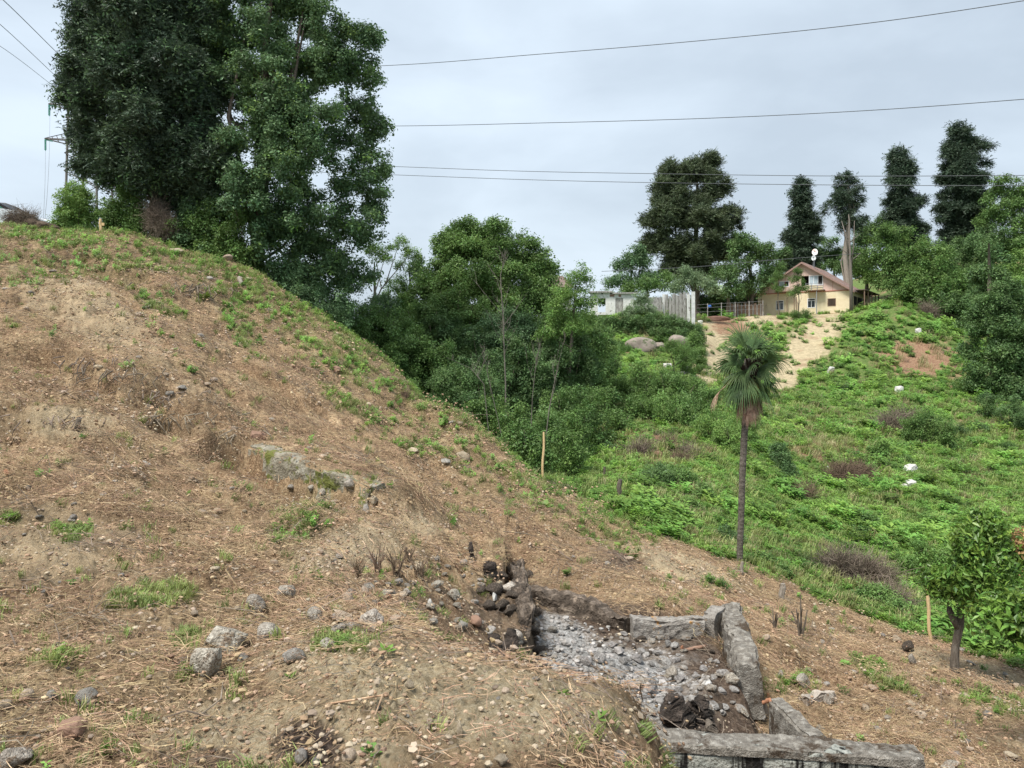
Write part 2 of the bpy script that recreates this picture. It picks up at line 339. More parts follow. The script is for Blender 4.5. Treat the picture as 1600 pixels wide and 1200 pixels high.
def hit(u, v, dmin=2.7, dmax=120):
    """first terrain point seen through photograph pixel (u, v)"""
    x1 = (u - U0) / F; s = (V0 - v) / F
    dd = np.exp(np.linspace(math.log(dmin), math.log(dmax), 1500))
    g = Gv(x1 * dd, dd) - s * dd
    k = np.argmax(g > 0)
    d = dd[k] if g[k] > 0 else dmax
    return Vector((x1*d, d, G(x1*d, d)))

# ---- zones: what grows or lies where (all in plan, from world position)
def zones(x, y, z):
    u = U0 + F * x / y; v = V0 - F * z / y
    n1 = fbm(x*.7, y*.7, 4, 101); n2 = fbm(x*3.1, y*3.1, 3, 111); n3 = fbm(x*.22, y*.22, 3, 121)
    bd = np.interp(u, BU, BD)
    g = sst(-.02, .03, y / bd - 1 + (n1 - .5) * .10)
    def ell(cu, cv, ru, rv, ang=0, d0=0, d1=1e9, soft=.6, jig=1.1):
        a = R(ang); du = (u - cu); dv = (v - cv)
        p = (du*math.cos(a) + dv*math.sin(a)) / ru; q = (-du*math.sin(a) + dv*math.cos(a)) / rv
        r = np.sqrt(p*p + q*q) + (n1 - .5) * jig + (n2 - .5) * .7
        return (1 - sst(1 - soft*.5, 1 + soft*.5, r)) * ((y > d0) & (y < d1))
    green = g.copy()
    # patches of green on the cleared slope
    hill = 0
    for a in [(120, 372, 130, 14, 3), (300, 400, 90, 22, 12), (420, 470, 110, 28, 38), (560, 545, 110, 20, 45), (640, 610, 50, 16, 42), (370, 500, 50, 18, 60), (520, 560, 90, 16, 35), (470, 820, 60, 22, -25),
              (850, 790, 24, 16, 0), (830, 760, 40, 10, 20), (660, 700, 60, 10, 10), (560, 640, 60, 10, 30), (760, 680, 40, 8, 35), (230, 935, 60, 14, -5), (15, 810, 22, 10, 0), (110, 835, 22, 12, 0), (1120, 915, 25, 9, 0), (940, 800, 90, 10, 28), (90, 1030, 70, 12, 0), (540, 1010, 50, 12, 0), (290, 1005, 20, 14, 0), (1240, 1070, 40, 14, 0), (1380, 1060, 50, 15, 30), (1560, 1100, 60, 15, 20), (700, 560, 30, 8, 30), (250, 480, 40, 8, 20)]:
        hill = np.maximum(hill, ell(*a, d1=30) * .85)
    hill = hill * sst(.30, .50, n2 + .14)
    crest = np.exp(-((np.log(y / bd) + .10) / .16)**2) * (y > 14) * (u < 1000) * sst(.42, .56, n1 + .02 + .25*(n2 - .5))
    hill = np.maximum(hill, crest * .6)
    sand = np.maximum.reduce([ell(1118, 540, 30, 66, 14, 50, jig=.6), ell(1160, 500, 90, 15, 0, 60, jig=.5), ell(1262, 538, 84, 32, -50, 50, jig=.6), ell(1225, 590, 40, 26, -50, 45, jig=.6), ell(1250, 640, 60, 16, 0, 40)*.5,
                              ell(1500, 1040, 110, 14, 15, 0, 20)*.7, ell(700, 1070, 300, 75, 10, 0, 6.0), ell(420, 1150, 190, 60, 0, 0, 5), ell(560, 850, 120, 30, -15, 0, 14)*.7, ell(1050, 880, 110, 22, 20, 5, 18)*.8,
                              ell(120, 480, 160, 40, 35, 10, 22)*.5, ell(100, 660, 90, 25, 0, 8, 16)*.7, ell(60, 840, 130, 50, 0, 5, 9)*.4])
    dry = np.maximum.reduce([ell(1440, 560, 60, 26, 10, 50), ell(1300, 705, 75, 16, 0, 25), ell(1020, 700, 90, 22, 8, 22, 45)*.9, ell(1120, 770, 60, 22, 0, 16)*.5, ell(1460, 670, 90, 10, 0, 25)*.6, ell(1360, 790, 60, 16, 0, 20)*.4, ell(1140, 510, 26, 14, 0, 60)*1.0,
                             ell(1340, 900, 50, 16, 10, 14)*.9, ell(1400, 940, 40, 20, 0, 12)*.6, ell(1500, 720, 60, 8, 0, 30)*.5])
    dry = np.maximum(dry, sst(.60, .72, n1) * .55 * g)
    ps = pit_sd(x, y)
    ash = np.maximum(ell(960, 1060, 150, 62, 18, 7.2, 12), ell(870, 1000, 60, 40, 20, 7.2, 12)) * (ps > -.1) * (x > .32) * sst(.25, .55, n2 + .12)
    char = np.maximum.reduce([sst(-.12, .12, ps + (n1-.5)*.3) * .85, ell(960, 880, 40, 18, 5, 8, 16)*.8, ell(480, 1165, 60, 42, 0, 0, 5), ell(340, 1185, 40, 22, 0, 0, 5)*.7, ell(800, 960, 60, 75, 10, 6, 12)*.65, ell(720, 960, 60, 50, 0, 5, 11)*.3])
    green = green * (1 - np.clip(np.maximum(sand, dry), 0, 1) * .92)
    return dict(green=green, hill=hill, sand=sand*(1-char), dry=dry*g, ash=ash, char=char*(1-ash), border=g, u=u, v=v, y=y, n1=n1, n2=n2, n3=n3)

Zn = zones(XX, DD, ZZ)
# ---- terrain mesh: one sheet, with an apron that goes on behind the camera
nr, nc = UU.shape
verts = np.stack([XX, DD, ZZ], -1).reshape(-1, 3)
ii, jj = np.meshgrid(np.arange(nr-1), np.arange(nc-1), indexing='ij')
a = (ii*nc + jj).ravel(); faces = np.stack([a, a+1, a+nc+1, a+nc], -1)
xb = XX[0]; extra = []
for yb, k in ((-1.5, 2.5), (-12, 12), (-80, 60)):
    extra.append(np.stack([xb*k, np.full(nc, yb), ZZ[0] - .01*k], -1))
eb = len(verts); verts = np.concatenate([verts] + extra)
rows = [np.arange(nc)] + [eb + q*nc + np.arange(nc) for q in range(3)]
for q in range(3):
    r0, r1 = rows[q], rows[q+1]
    faces = np.concatenate([faces, np.stack([r1[:-1], r1[1:], r0[1:], r0[:-1]], -1)])
me = bpy.data.meshes.new('ground')
me.vertices.add(len(verts)); me.vertices.foreach_set('co', verts.astype(np.float32).ravel())
me.loops.add(len(faces)*4); me.loops.foreach_set('vertex_index', faces.astype(np.int32).ravel())
me.polygons.add(len(faces)); me.polygons.foreach_set('loop_start', np.arange(0, len(faces)*4, 4, dtype=np.int32)); me.polygons.foreach_set('loop_total', np.full(len(faces), 4, np.int32))
me.polygons.foreach_set('use_smooth', np.ones(len(faces), bool))
me.update(calc_edges=True)
def vattr(me, name, arr):
    at = me.attributes.new(name, 'FLOAT', 'POINT'); at.data.foreach_set('value', np.concatenate([arr.ravel(), np.zeros(3*nc)]).astype(np.float32))
for k in ('green', 'hill', 'sand', 'dry', 'ash', 'char'): vattr(me, 'z_' + k, np.clip(Zn[k], 0, 1))
ground = bpy.data.objects.new('ground', me); C.objects.link(ground); tag(ground, kind='structure')

gm = bpy.data.materials.new('earth'); gm.use_nodes = True; nt = gm.node_tree; bs = nt.nodes['Principled BSDF']; bs.inputs['Roughness'].default_value = .95; bs.inputs['Specular IOR Level'].default_value = .1
tc = N(nt, 'ShaderNodeTexCoord')
def nz(scale, detail=6, rough=.6, dist=0, vec=None):
    n = N(nt, 'ShaderNodeTexNoise'); n.inputs['Scale'].default_value = scale; n.inputs['Detail'].default_value = detail; n.inputs['Roughness'].default_value = rough; n.inputs['Distortion'].default_value = dist
    L(nt, vec or tc.outputs['Object'], n.inputs['Vector']); return n.outputs['Fac']
def ramp(fac, stops):
    r = N(nt, 'ShaderNodeValToRGB'); e = r.color_ramp.elements
    for i, (p_, c) in enumerate(stops):
        el = e[i] if i < 2 else e.new(p_)
        el.position = p_; el.color = (*c, 1)
    L(nt, fac, r.inputs[0]); return r.outputs[0]
def mixc(fac, a, b):
    m = N(nt, 'ShaderNodeMix', data_type='RGBA')
    if isinstance(fac, float): m.inputs[0].default_value = fac
    else: L(nt, fac, m.inputs[0])
    L(nt, a, m.inputs[6]); L(nt, b, m.inputs[7]); return m.outputs[2]
def attr(n_):
    a_ = N(nt, 'ShaderNodeAttribute', attribute_name=n_); return a_.outputs['Fac']
def mth(op, a, b):
    m = N(nt, 'ShaderNodeMath', operation=op, use_clamp=True)
    for i, q in enumerate((a, b)):
        if isinstance(q, (int, float)): m.inputs[i].default_value = q
        else: L(nt, q, m.inputs[i])
    return m.outputs[0]
base = ramp(nz(30, 8, .75), [(.35, (.105, .066, .037)), (.46, (.225, .146, .085)), (.56, (.36, .248, .148)), (.67, (.56, .43, .275))])
tan = ramp(nz(24, 8, .7), [(.33, (.215, .15, .088)), (.49, (.40, .29, .172)), (.67, (.60, .475, .31))])
c = mixc(mth('MULTIPLY_ADD', nz(.55, 5, .6), 1.0), base, tan)
mlo = N(nt, 'ShaderNodeMapRange'); mlo.inputs[1].default_value = .46; mlo.inputs[2].default_value = .62; L(nt, nz(.9, 5, .65), mlo.inputs[0])
c = mixc(mlo.outputs[0], base, tan)
def modv(c_, fac, lo, hi, a_=.38, b_=.62):
    r_ = N(nt, 'ShaderNodeMapRange'); r_.inputs[1].default_value = a_; r_.inputs[2].default_value = b_; r_.inputs[3].default_value = lo; r_.inputs[4].default_value = hi; L(nt, fac, r_.inputs[0])
    h_ = N(nt, 'ShaderNodeHueSaturation'); L(nt, r_.outputs[0], h_.inputs['Value']); L(nt, c_, h_.inputs['Color']); return h_.outputs[0]
c = modv(c, nz(5.5, 6, .7), .68, 1.15)
c = modv(c, nz(1.6, 5, .6), .80, 1.12)
sandc = ramp(nz(38, 8, .7), [(.32, (.28, .215, .13)), (.48, (.46, .37, .235)), (.66, (.62, .53, .37))])
c = mixc(attr('z_sand'), c, modv(sandc, nz(2.2, 6, .7), .72, 1.08))
gnc = ramp(nz(5, 6, .7), [(.35, (.055, .095, .025)), (.5, (.10, .155, .040)), (.66, (.19, .21, .08))])
c = mixc(attr('z_green'), c, gnc)
c = mixc(mth('MULTIPLY', attr('z_hill'), .45), c, gnc)
dryc = ramp(nz(7, 8, .7), [(.35, (.14, .07, .045)), (.5, (.25, .15, .095)), (.66, (.36, .26, .16))])
c = mixc(attr('z_dry'), c, dryc)
charc = ramp(nz(16, 8, .7), [(.35, (.03, .022, .018)), (.5, (.085, .062, .05)), (.66, (.20, .155, .12))])
c = mixc(attr('z_char'), c, charc)
ashc = ramp(nz(9, 8, .8), [(.38, (.05, .045, .04)), (.47, (.23, .22, .205)), (.56, (.46, .45, .43)), (.67, (.70, .69, .67))])
c = mixc(attr('z_ash'), c, ashc)
# pebbles and crumbs as colour specks
vo = N(nt, 'ShaderNodeTexVoronoi', feature='F1'); vo.inputs['Scale'].default_value = 34; vo.inputs['Randomness'].default_value = 1; L(nt, tc.outputs['Object'], vo.inputs['Vector'])
sp = N(nt, 'ShaderNodeMapRange'); sp.inputs[1].default_value = .24; sp.inputs[2].default_value = .16; L(nt, vo.outputs['Distance'], sp.inputs[0])
pc = ramp(vo.outputs['Color'], [(.2, (.20, .14, .10)), (.75, (.48, .42, .33))])
sel = mth('GREATER_THAN', nz(9, 2, .5), .56)
c = mixc(mth('MULTIPLY', mth('MULTIPLY', sp.outputs[0], sel), .8), c, pc)
L(nt, c, bs.inputs['Base Color'])
b1 = N(nt, 'ShaderNodeBump'); b1.inputs['Strength'].default_value = 1; b1.inputs['Distance'].default_value = .05; L(nt, nz(26, 8, .75), b1.inputs['Height'])
b2 = N(nt, 'ShaderNodeBump'); b2.inputs['Strength'].default_value = .5; b2.inputs['Distance'].default_value = .012; L(nt, sp.outputs[0], b2.inputs['Height']); L(nt, b1.outputs[0], b2.inputs['Normal'])
L(nt, b2.outputs[0], bs.inputs['Normal'])
me.materials.append(gm)

# ------------------------------------------------------------------ clump meshes and scattering
def leaf_clump(nl, rad, ll, lw, flat=.5, seed=0, droop=0.0, fold=.25, aspect=1.0):
    r = random.Random(seed); mb = MB()
    for i in range(nl):
        d = Vector((r.gauss(0, 1), r.gauss(0, 1), r.gauss(0, 1))).normalized() * rad * r.random()**.45
        d.z *= aspect
        n = Vector((r.gauss(0, 1), r.gauss(0, 1), r.gauss(0, 1))).normalized()
        n = (n * (1 - flat) + Vector((0, 0, 1)) * flat + d.normalized() * .3).normalized()
        t = n.orthogonal().normalized(); t.rotate(Matrix.Rotation(r.random() * 6.28, 3, n))
        t = (t + Vector((0, 0, -droop))).normalized(); b = n.cross(t).normalized()
        l = ll * r.uniform(.7, 1.25); w_ = lw * r.uniform(.7, 1.25)
        mid = d + t * l * .45; up = n * (w_ * fold)
        mb.add([d, mid + b * w_ * .5 + up, d + t * l, mid - b * w_ * .5 + up], [(0, 1, 2), (0, 2, 3)])
    return mb
def spray_clump(ns, nl, length, seed=0, droop=.4, nlen=.16, nw=.05):
    """drooping conifer sprays: curved axes with short needles tufts on both sides"""
    r = random.Random(seed); mb = MB()
    for i in range(ns):
        a = r.random() * 6.28; el = r.uniform(-.3, .9)
        d = Vector((math.cos(a) * math.cos(el), math.sin(a) * math.cos(el), math.sin(el)))
        p = Vector((r.gauss(0, .12), r.gauss(0, .12), r.gauss(0, .12))) * length
        step = length / nl
        for k in range(nl):
            d = (d + Vector((0, 0, -droop / nl * 1.6)) + Vector((r.gauss(0, .1), r.gauss(0, .1), 0))).normalized()
            p2 = p + d * step
            side = d.cross(Vector((0, 0, 1)))
            side = side.normalized() if side.length > .01 else Vector((1, 0, 0))
            for s in (-1, 1):
                tip = p + (side * s * .8 + d * .8 + Vector((0, 0, r.uniform(-.3, .3)))).normalized() * nlen * r.uniform(.7, 1.2)
                o_ = Vector((r.gauss(0, 1), r.gauss(0, 1), r.gauss(0, 1))).normalized() * nw * .5
                mb.add([p - o_, tip, p + o_ + d * nw], [(0, 1, 2)])
            p = p2
    return mb
def stick_clump(n, rad, ln, wd, seed=0, flat=True, up=.25):
    r = random.Random(seed); mb = MB()
    for i in range(n):
        a = r.random() * 6.28; rr = rad * math.sqrt(r.random()); p = Vector((rr * math.cos(a), rr * math.sin(a), r.uniform(0, .012)))
        a2 = r.random() * 6.28; l = ln * r.uniform(.4, 1.3); e = r.uniform(-.05, up) if flat else r.uniform(.3, 1.3)
        d = Vector((math.cos(a2) * math.cos(e), math.sin(a2) * math.cos(e), math.sin(e)))
        bnd = Vector((r.gauss(0, .12), r.gauss(0, .12), r.gauss(0, .05))) * l
        b = d.cross(Vector((0, 0, 1))); b = b.normalized() if b.length > .01 else Vector((1, 0, 0)); w_ = wd * r.uniform(.6, 1.4)
        q = [p, p + d * l * .5 + bnd, p + d * l]
        vs_ = []
        for k, pt in enumerate(q):
            ww = w_ * (1, .9, .5)[k]
            vs_ += [pt - b * ww * .5, pt + b * ww * .5, pt + Vector((0, 0, ww * .6))]
        mb.add(vs_, [(0,3,4,1),(1,4,5,2),(2,5,3,0),(3,6,7,4),(4,7,8,5),(5,8,6,3)])
    return mb
def herb_clump(n, h, lw, seed=0):
    """small leafy weed: stems with pairs of leaves"""
    r = random.Random(seed); mb = MB()
    for i in range(n):
        a = r.random() * 6.28; rr = h * .6 * math.sqrt(r.random()); p = Vector((rr * math.cos(a), rr * math.sin(a), 0))
        hh = h * r.uniform(.35, 1.0); lean = Vector((r.gauss(0, .25), r.gauss(0, .25), 1)).normalized()
        for k in range(5):
            q = p + lean * hh * (k + 1) / 5; az = r.random() * 6.28
            for s in (0, 2.1, 4.2):
                t = Vector((math.cos(az + s), math.sin(az + s), r.uniform(-.2, .5))).normalized(); b = t.cross(Vector((0, 0, 1))).normalized()
                l = lw * 2 * r.uniform(.6, 1.2)
                mb.add([q, q + t*l*.5 + b*l*.28 + Vector((0,0,.1*l)), q + t*l, q + t*l*.5 - b*l*.28 + Vector((0,0,.1*l))], [(0,1,2),(0,2,3)])
    return mb
def blade_clump(n, h, w_, seed=0):
    r = random.Random(seed); mb = MB()
    for i in range(n):
        a = r.random() * 6.28; rr = h * .5 * r.random(); p = Vector((rr * math.cos(a), rr * math.sin(a), -.01)); az = r.random() * 6.28; l = h * r.uniform(.5, 1.1)
        o_ = Vector((math.cos(az), math.sin(az), 0)); s = Vector((-math.sin(az), math.cos(az), 0)) * w_ * .5
        k = r.uniform(.2, .8)
        m1 = p + Vector((0, 0, l * .55)) + o_ * l * .15 * k; m2 = p + Vector((0, 0, l * (.95 - .4*k))) + o_ * l * .7 * k
        mb.add([p - s, p + s, m1 + s*.8, m1 - s*.8, m2], [(0,1,2,3), (3,2,4)])
    return mb
def proto(name, mb, m, smooth=False):
    return bpy.data.objects.new(name, mb.mesh(name, m, smooth))      # not linked: only its mesh is instanced

_groups = {}
def scatter_group(protos):
    key = tuple(p.name for p in protos)
    if key in _groups: return _groups[key]
    ng = bpy.data.node_groups.new('scatter', 'GeometryNodeTree')
    ng.interface.new_socket('Geometry', in_out='INPUT', socket_type='NodeSocketGeometry'); ng.interface.new_socket('Geometry', in_out='OUTPUT', socket_type='NodeSocketGeometry')
    gi = ng.nodes.new('NodeGroupInput'); go = ng.nodes.new('NodeGroupOutput'); jn = ng.nodes.new('GeometryNodeJoinGeometry')
    for p_ in protos:
        oi = ng.nodes.new('GeometryNodeObjectInfo'); oi.inputs['Object'].default_value = p_; oi.inputs['As Instance'].default_value = False
        g2 = ng.nodes.new('GeometryNodeGeometryToInstance'); ng.links.new(oi.outputs['Geometry'], g2.inputs[0]); ng.links.new(g2.outputs[0], jn.inputs[0])
    ip = ng.nodes.new('GeometryNodeInstanceOnPoints'); ng.links.new(gi.outputs[0], ip.inputs['Points']); ng.links.new(jn.outputs[0], ip.inputs['Instance'])
    ip.inputs['Pick Instance'].default_value = True
    def na(nm, ty):
        n = ng.nodes.new('GeometryNodeInputNamedAttribute'); n.data_type = ty; n.inputs[0].default_value = nm; return n.outputs[0]
    ng.links.new(na('pick', 'INT'), ip.inputs['Instance Index'])
    er = ng.nodes.new('FunctionNodeEulerToRotation'); ng.links.new(na('rot', 'FLOAT_VECTOR'), er.inputs[0]); ng.links.new(er.outputs[0], ip.inputs['Rotation'])
    ng.links.new(na('scl', 'FLOAT_VECTOR'), ip.inputs['Scale']); ng.links.new(ip.outputs[0], go.inputs[0])
    _groups[key] = ng; return ng
def scatter(name, pts, rots, scl, protos, parent=None, kind='stuff'):
    """one object whose points each carry one clump of real leaves, straws or stones"""
    pts = np.asarray(pts, np.float32); n = len(pts)
    if parent is not None: pts = pts - np.array(parent.location, np.float32)
    me = bpy.data.meshes.new(name); me.vertices.add(n); me.vertices.foreach_set('co', pts.ravel())
    scl = np.asarray(scl, np.float32)
    if scl.ndim == 1: scl = np.repeat(scl[:, None], 3, 1)
    at = me.attributes.new('rot', 'FLOAT_VECTOR', 'POINT'); at.data.foreach_set('vector', np.asarray(rots, np.float32).ravel())
    at = me.attributes.new('scl', 'FLOAT_VECTOR', 'POINT'); at.data.foreach_set('vector', scl.ravel())
    at = me.attributes.new('pick', 'INT', 'POINT'); at.data.foreach_set('value', rng.integers(0, len(protos), n).astype(np.int32))
    o = bpy.data.objects.new(name, me); C.objects.link(o); o.parent = parent
    md = o.modifiers.new('scatter', 'NODES'); md.node_group = scatter_group(protos)
    if kind: o['kind'] = kind
    return o

PR = {}
def prs(key, mk, m, k=4): PR[key] = [proto(f'{key}_clump', mk(i), M[m]) for i in range(k)]
for key, m in (('mid', 'leaf_mid'), ('deep', 'leaf_deep'), ('cool', 'leaf_cool'), ('light', 'leaf_light'), ('grey', 'leaf_grey')):
    prs(key, lambda i: leaf_clump(32 - 5*i, .5, .14*(1 + .28*i), .078*(1 + .28*i), .6, seed=i + len(key)*10, droop=.25), m)
prs('citrus', lambda i: leaf_clump(26 - 3*i, .17, .062*(1 + .2*i), .03*(1 + .2*i), .3, seed=60+i, droop=.1), 'citrus')
prs('wither', lambda i: leaf_clump(16, .14, .075, .036, .2, seed=70+i, droop=.5), 'yellow_leaf', 2)
prs('conifer', lambda i: spray_clump(9, 6, .62, seed=80+i), 'conifer')
prs('conolive', lambda i: spray_clump(9, 6, .62, seed=90+i, droop=.1), 'conifer_olive')
prs('herb', lambda i: herb_clump(9, .5, .09, seed=100+i), 'herb', 5)
prs('weed', lambda i: herb_clump(4, .12, .022, seed=110+i), 'herb', 4)
prs('blade', lambda i: blade_clump(26, .11, .006, seed=120+i), 'grass', 4)
prs('straw', lambda i: stick_clump(60, .32, .10, .0032, seed=130+i), 'straw', 6)
prs('dryblade', lambda i: blade_clump(26, .22, .008, seed=125+i), 'dry_grass', 4)
prs('twig', lambda i: stick_clump(9, .35, .38, .007, seed=140+i), 'twig', 4)
prs('brush', lambda i: stick_clump(34, .35, .75, .013, seed=150+i, flat=False), 'twig', 4)
prs('brushr', lambda i: stick_clump(34, .35, .7, .014, seed=160+i, flat=False), 'twig_red', 4)
def pebble_cluster(n, rad, s0, s1, seed):
    r = random.Random(seed); mb = MB()
    for i in range(n):
        a = r.random()*6.28; rr = rad*math.sqrt(r.random()); s = r.uniform(s0, s1) * (1 if r.random() < .8 else 1.8)
        bm = bmesh.new(); bmesh.ops.create_icosphere(bm, subdivisions=1, radius=s)
        for v in bm.verts: v.co = Vector((v.co.x*r.uniform(.65, 1.25), v.co.y*r.uniform(.65, 1.25), v.co.z*r.uniform(.4, .8))) + Vector((rr*math.cos(a), rr*math.sin(a), s*.25))
        bm.verts.ensure_lookup_table(); mb.add([v.co for v in bm.verts], [[v.index for v in f.verts] for f in bm.faces]); bm.free()
    return mb
prs('pebble', lambda i: pebble_cluster(14, .3, .005, .014, 170+i), 'stone_pale', 4)
prs('ashlump', lambda i: pebble_cluster(12, .28, .012, .04, 180+i), 'ash', 4)

def unrot(n): return np.stack([np.zeros(n), np.zeros(n), rng.random(n)*6.283], -1)
def rndrot(n, tilt=.5): return np.stack([rng.normal(0, tilt, n), rng.normal(0, tilt, n), rng.random(n)*6.283], -1)
def align(nrm, spin):
    """euler that maps +Z to the normal, after a spin about Z"""
    nx, ny, nzv = nrm[:, 0], nrm[:, 1], nrm[:, 2]
    cs, ss = np.cos(spin), np.sin(spin)
    # local normal in the spun frame: R = Rz(spin) Ry(b) Rx(a)
    lx = cs*nx + ss*ny; ly = -ss*nx + cs*ny
    return np.stack([-np.arcsin(np.clip(ly, -1, 1)), np.arctan2(lx, nzv), spin], -1)

def ground_samples(n, u0, u1, d0, d1, dens=0.0):
    """points on the terrain; dens 2 = even per square metre, 0 = thinning out with distance"""
    u = rng.uniform(u0, u1, n)
    if dens == 0: d = np.exp(rng.uniform(math.log(d0), math.log(d1), n))
    else: d = (rng.uniform(d0**dens, d1**dens, n))**(1/dens)
    x = (u - U0) / F * d; z = Gv(x, d)
    return x, d, z

# ------------------------------------------------------------------ ground cover (stuff)
def cover(name, key, n, u0, u1, d0, d1, wfun, sfun, dens=0, tilt=True, sink=0.0, zs=None):
    x, y, z = ground_samples(n, u0, u1, d0, d1, dens)
    Z = zones(x, y, z); k = rng.random(n) < wfun(Z, x, y)
    if key in ('straw', 'twig'): k &= Nrm(x, y)[:, 2] > (.80 if key == 'straw' else .7) * (y < 12)
    x, y, z = x[k], y[k], z[k]; s = sfun(y) * rng.uniform(.65, 1.35, len(x))
    sp = rng.random(len(x))*6.283
    r_ = align(Nrm(x, y), sp) if tilt else np.stack([rng.normal(0, .15, len(x)), rng.normal(0, .15, len(x)), sp], -1)
    o = scatter(name, np.stack([x, y, z - sink*s], -1), r_, s if zs is None else np.stack([s, s, s*zs], -1), PR[key]); return o
def moss_dist(x, y):
    ex, ey = MB_[0] - MA_[0], MB_[1] - MA_[1]; l_ = math.hypot(ex, ey); ex /= l_; ey /= l_
    al = (x - MA_[0])*ex + (y - MA_[1])*ey; pe = (x - MA_[0])*ey - (y - MA_[1])*ex
    return ((al > -.1) & (al < l_ + .2) & (pe > -.25) & (pe < .45))
brown = lambda Z: (1 - Z['border']) * (1 - Z['ash']) * (1 - .9*moss_dist((Z['u'] - U0)/F*Z['y'], Z['y']))
cover('straw_litter', 'straw', 5200, -250, 1850, 2.3, 9, lambda Z, x, y: brown(Z) * np.clip(1 - .85*Z['sand'] - .85*Z['char'], 0, 1) * (pit_sd(x, y) < .1) * (.12 + .75*(Z['n1'] > .47)), lambda d: .75 + d*.03, dens=1.7)
cover('dry_litter', 'straw', 14000, -250, 1850, 9, 30, lambda Z, x, y: brown(Z) * np.clip(1 - .8*Z['sand'] - .6*Z['char'], 0, 1) * (pit_sd(x, y) < .1) * (.25 + .6*(Z['n1'] > .47)), lambda d: .95 + d*.022, dens=1.2)
cover('twig_litter', 'twig', 2600, -250, 1850, 2.6, 26, lambda Z, x, y: brown(Z) * np.clip(1 - .75*Z['sand'], 0, 1) * .7, lambda d: .6 + d*.03, dens=1.0)
prs('clod', lambda i: pebble_cluster(22, .3, .003, .0095, 190+i), 'soil', 4)
cover('soil_crumbs', 'clod', 8000, -250, 1850, 2.3, 28, lambda Z, x, y: brown(Z) * (1 - Z['char']) * (pit_sd(x, y) < -.1) * (.5 + .4*(Z['n2'] > .5)), lambda d: .7 + d*.085, dens=1.1)
cover('gravel', 'pebble', 4200, -250, 1850, 2.3, 26, lambda Z, x, y: brown(Z) * (.30 + .6*Z['sand']), lambda d: .8 + d*.05, dens=1.0)
cover('valley_undergrowth', 'herb', 60000, 500, 2000, 11, 100, lambda Z, x, y: np.clip(Z['green']*1.1, 0, 1) * (.35 + .65*(Z['n1'] > .42)) * (1 - .40*(fbm(x*.16, y*.16, 3, 300) > .57)), lambda d: .20 + d*.0085, sink=.1)
cover('slope_weeds', 'weed', 30000, -200, 1850, 2.6, 30, lambda Z, x, y: np.clip(Z['hill']*.95 + .02*(1-Z['sand']), 0, 1) * (1-Z['border']) * (pit_sd(x, y) < 0) * np.clip(.12 + (y - 5)/9, .12, 1), lambda d: .34 + d*.048)
cover('grass_tufts', 'blade', 44000, -200, 1850, 2.6, 30, lambda Z, x, y: np.clip(Z['hill']*.9 + .03*(1-Z['sand']), 0, 1) * (1-Z['border']) * (pit_sd(x, y) < 0), lambda d: .6 + d*.065)
cover('valley_grass', 'blade', 9000, 700, 2000, 11, 60, lambda Z, x, y: Z['border'] * .8, lambda d: 1.2 + d*.08)
cover('bramble_patches', 'light', 4200, 700, 2000, 12, 95, lambda Z, x, y: Z['green'] * (fbm(x*.3, y*.3, 3, 400) > .56), lambda d: .25 + d*.006, zs=.5)
cover('tall_herbs', 'herb', 9000, 700, 2000, 12, 95, lambda Z, x, y: Z['green'] * (fbm(x*.55, y*.55, 3, 440) > .57), lambda d: .42 + d*.017, sink=.05)
cover('tall_weeds', 'deep', 2600, 700, 2000, 12, 95, lambda Z, x, y: Z['green'] * (fbm(x*.25, y*.25, 3, 420) > .58), lambda d: .28 + d*.006, zs=.8)
cover('valley_dry_grass', 'dryblade', 7000, 700, 2000, 11, 95, lambda Z, x, y: np.clip(Z['dry']*.8 + .5*Z['border']*(fbm(x*.16, y*.16, 3, 300) > .55), 0, 1) * (1 - Z['sand']), lambda d: .7 + d*.045)
cover('valley_brushwood', 'brush', 2600, 700, 2000, 12, 90, lambda Z, x, y: np.clip(Z['dry']*.55 + .05*Z['border']*(Z['n1'] > .55), 0, 1), lambda d: .22 + d*.008)
cover('ash_crumbs', 'ashlump', 380, 780, 1300, 7, 12, lambda Z, x, y: np.clip(Z['ash']*.9 + .1, 0, 1) * (pit_sd(x, y) > .1), lambda d: .8 + 0*d)

# ------------------------------------------------------------------ plants
def sub_lobes(c, r, k, rr=(.15, .30), squash=.9, low=-.5):
    out = []; k = int(k * 2.6)
    for i in range(k):
        while True:
            d = Vector((rng.normal(), rng.normal(), rng.normal())).normalized()
            if d.z > low: break
        q = Vector(c) + Vector((d.x*r, d.y*r, d.z*r*squash)) * rng.uniform(.55, 1.08)
        out.append((q, r * rng.uniform(*rr)))
    return out
def shell(lobes, dens, squash=.62, inner=.2):
    pts = []
    for c_, r in lobes:
        n = max(3, int(dens * r * r * 12.6 * (1 if r < 1.2 else .8)))
        d = rng.normal(size=(n, 3)); d /= np.linalg.norm(d, axis=1, keepdims=True)
        wob = .75 + .6 * np.sin(d[:, :1]*3.1 + r*9) * np.cos(d[:, 1:2]*2.7 + r*5) * .5 + rng.normal(0, .10, (n, 1))
        rad = r * (inner + (1-inner) * rng.random((n, 1))**.5) * wob * 1.15
        d[:, 2] *= squash
        pts.append(np.array(c_)[None] + d * rad)
    return np.concatenate(pts)
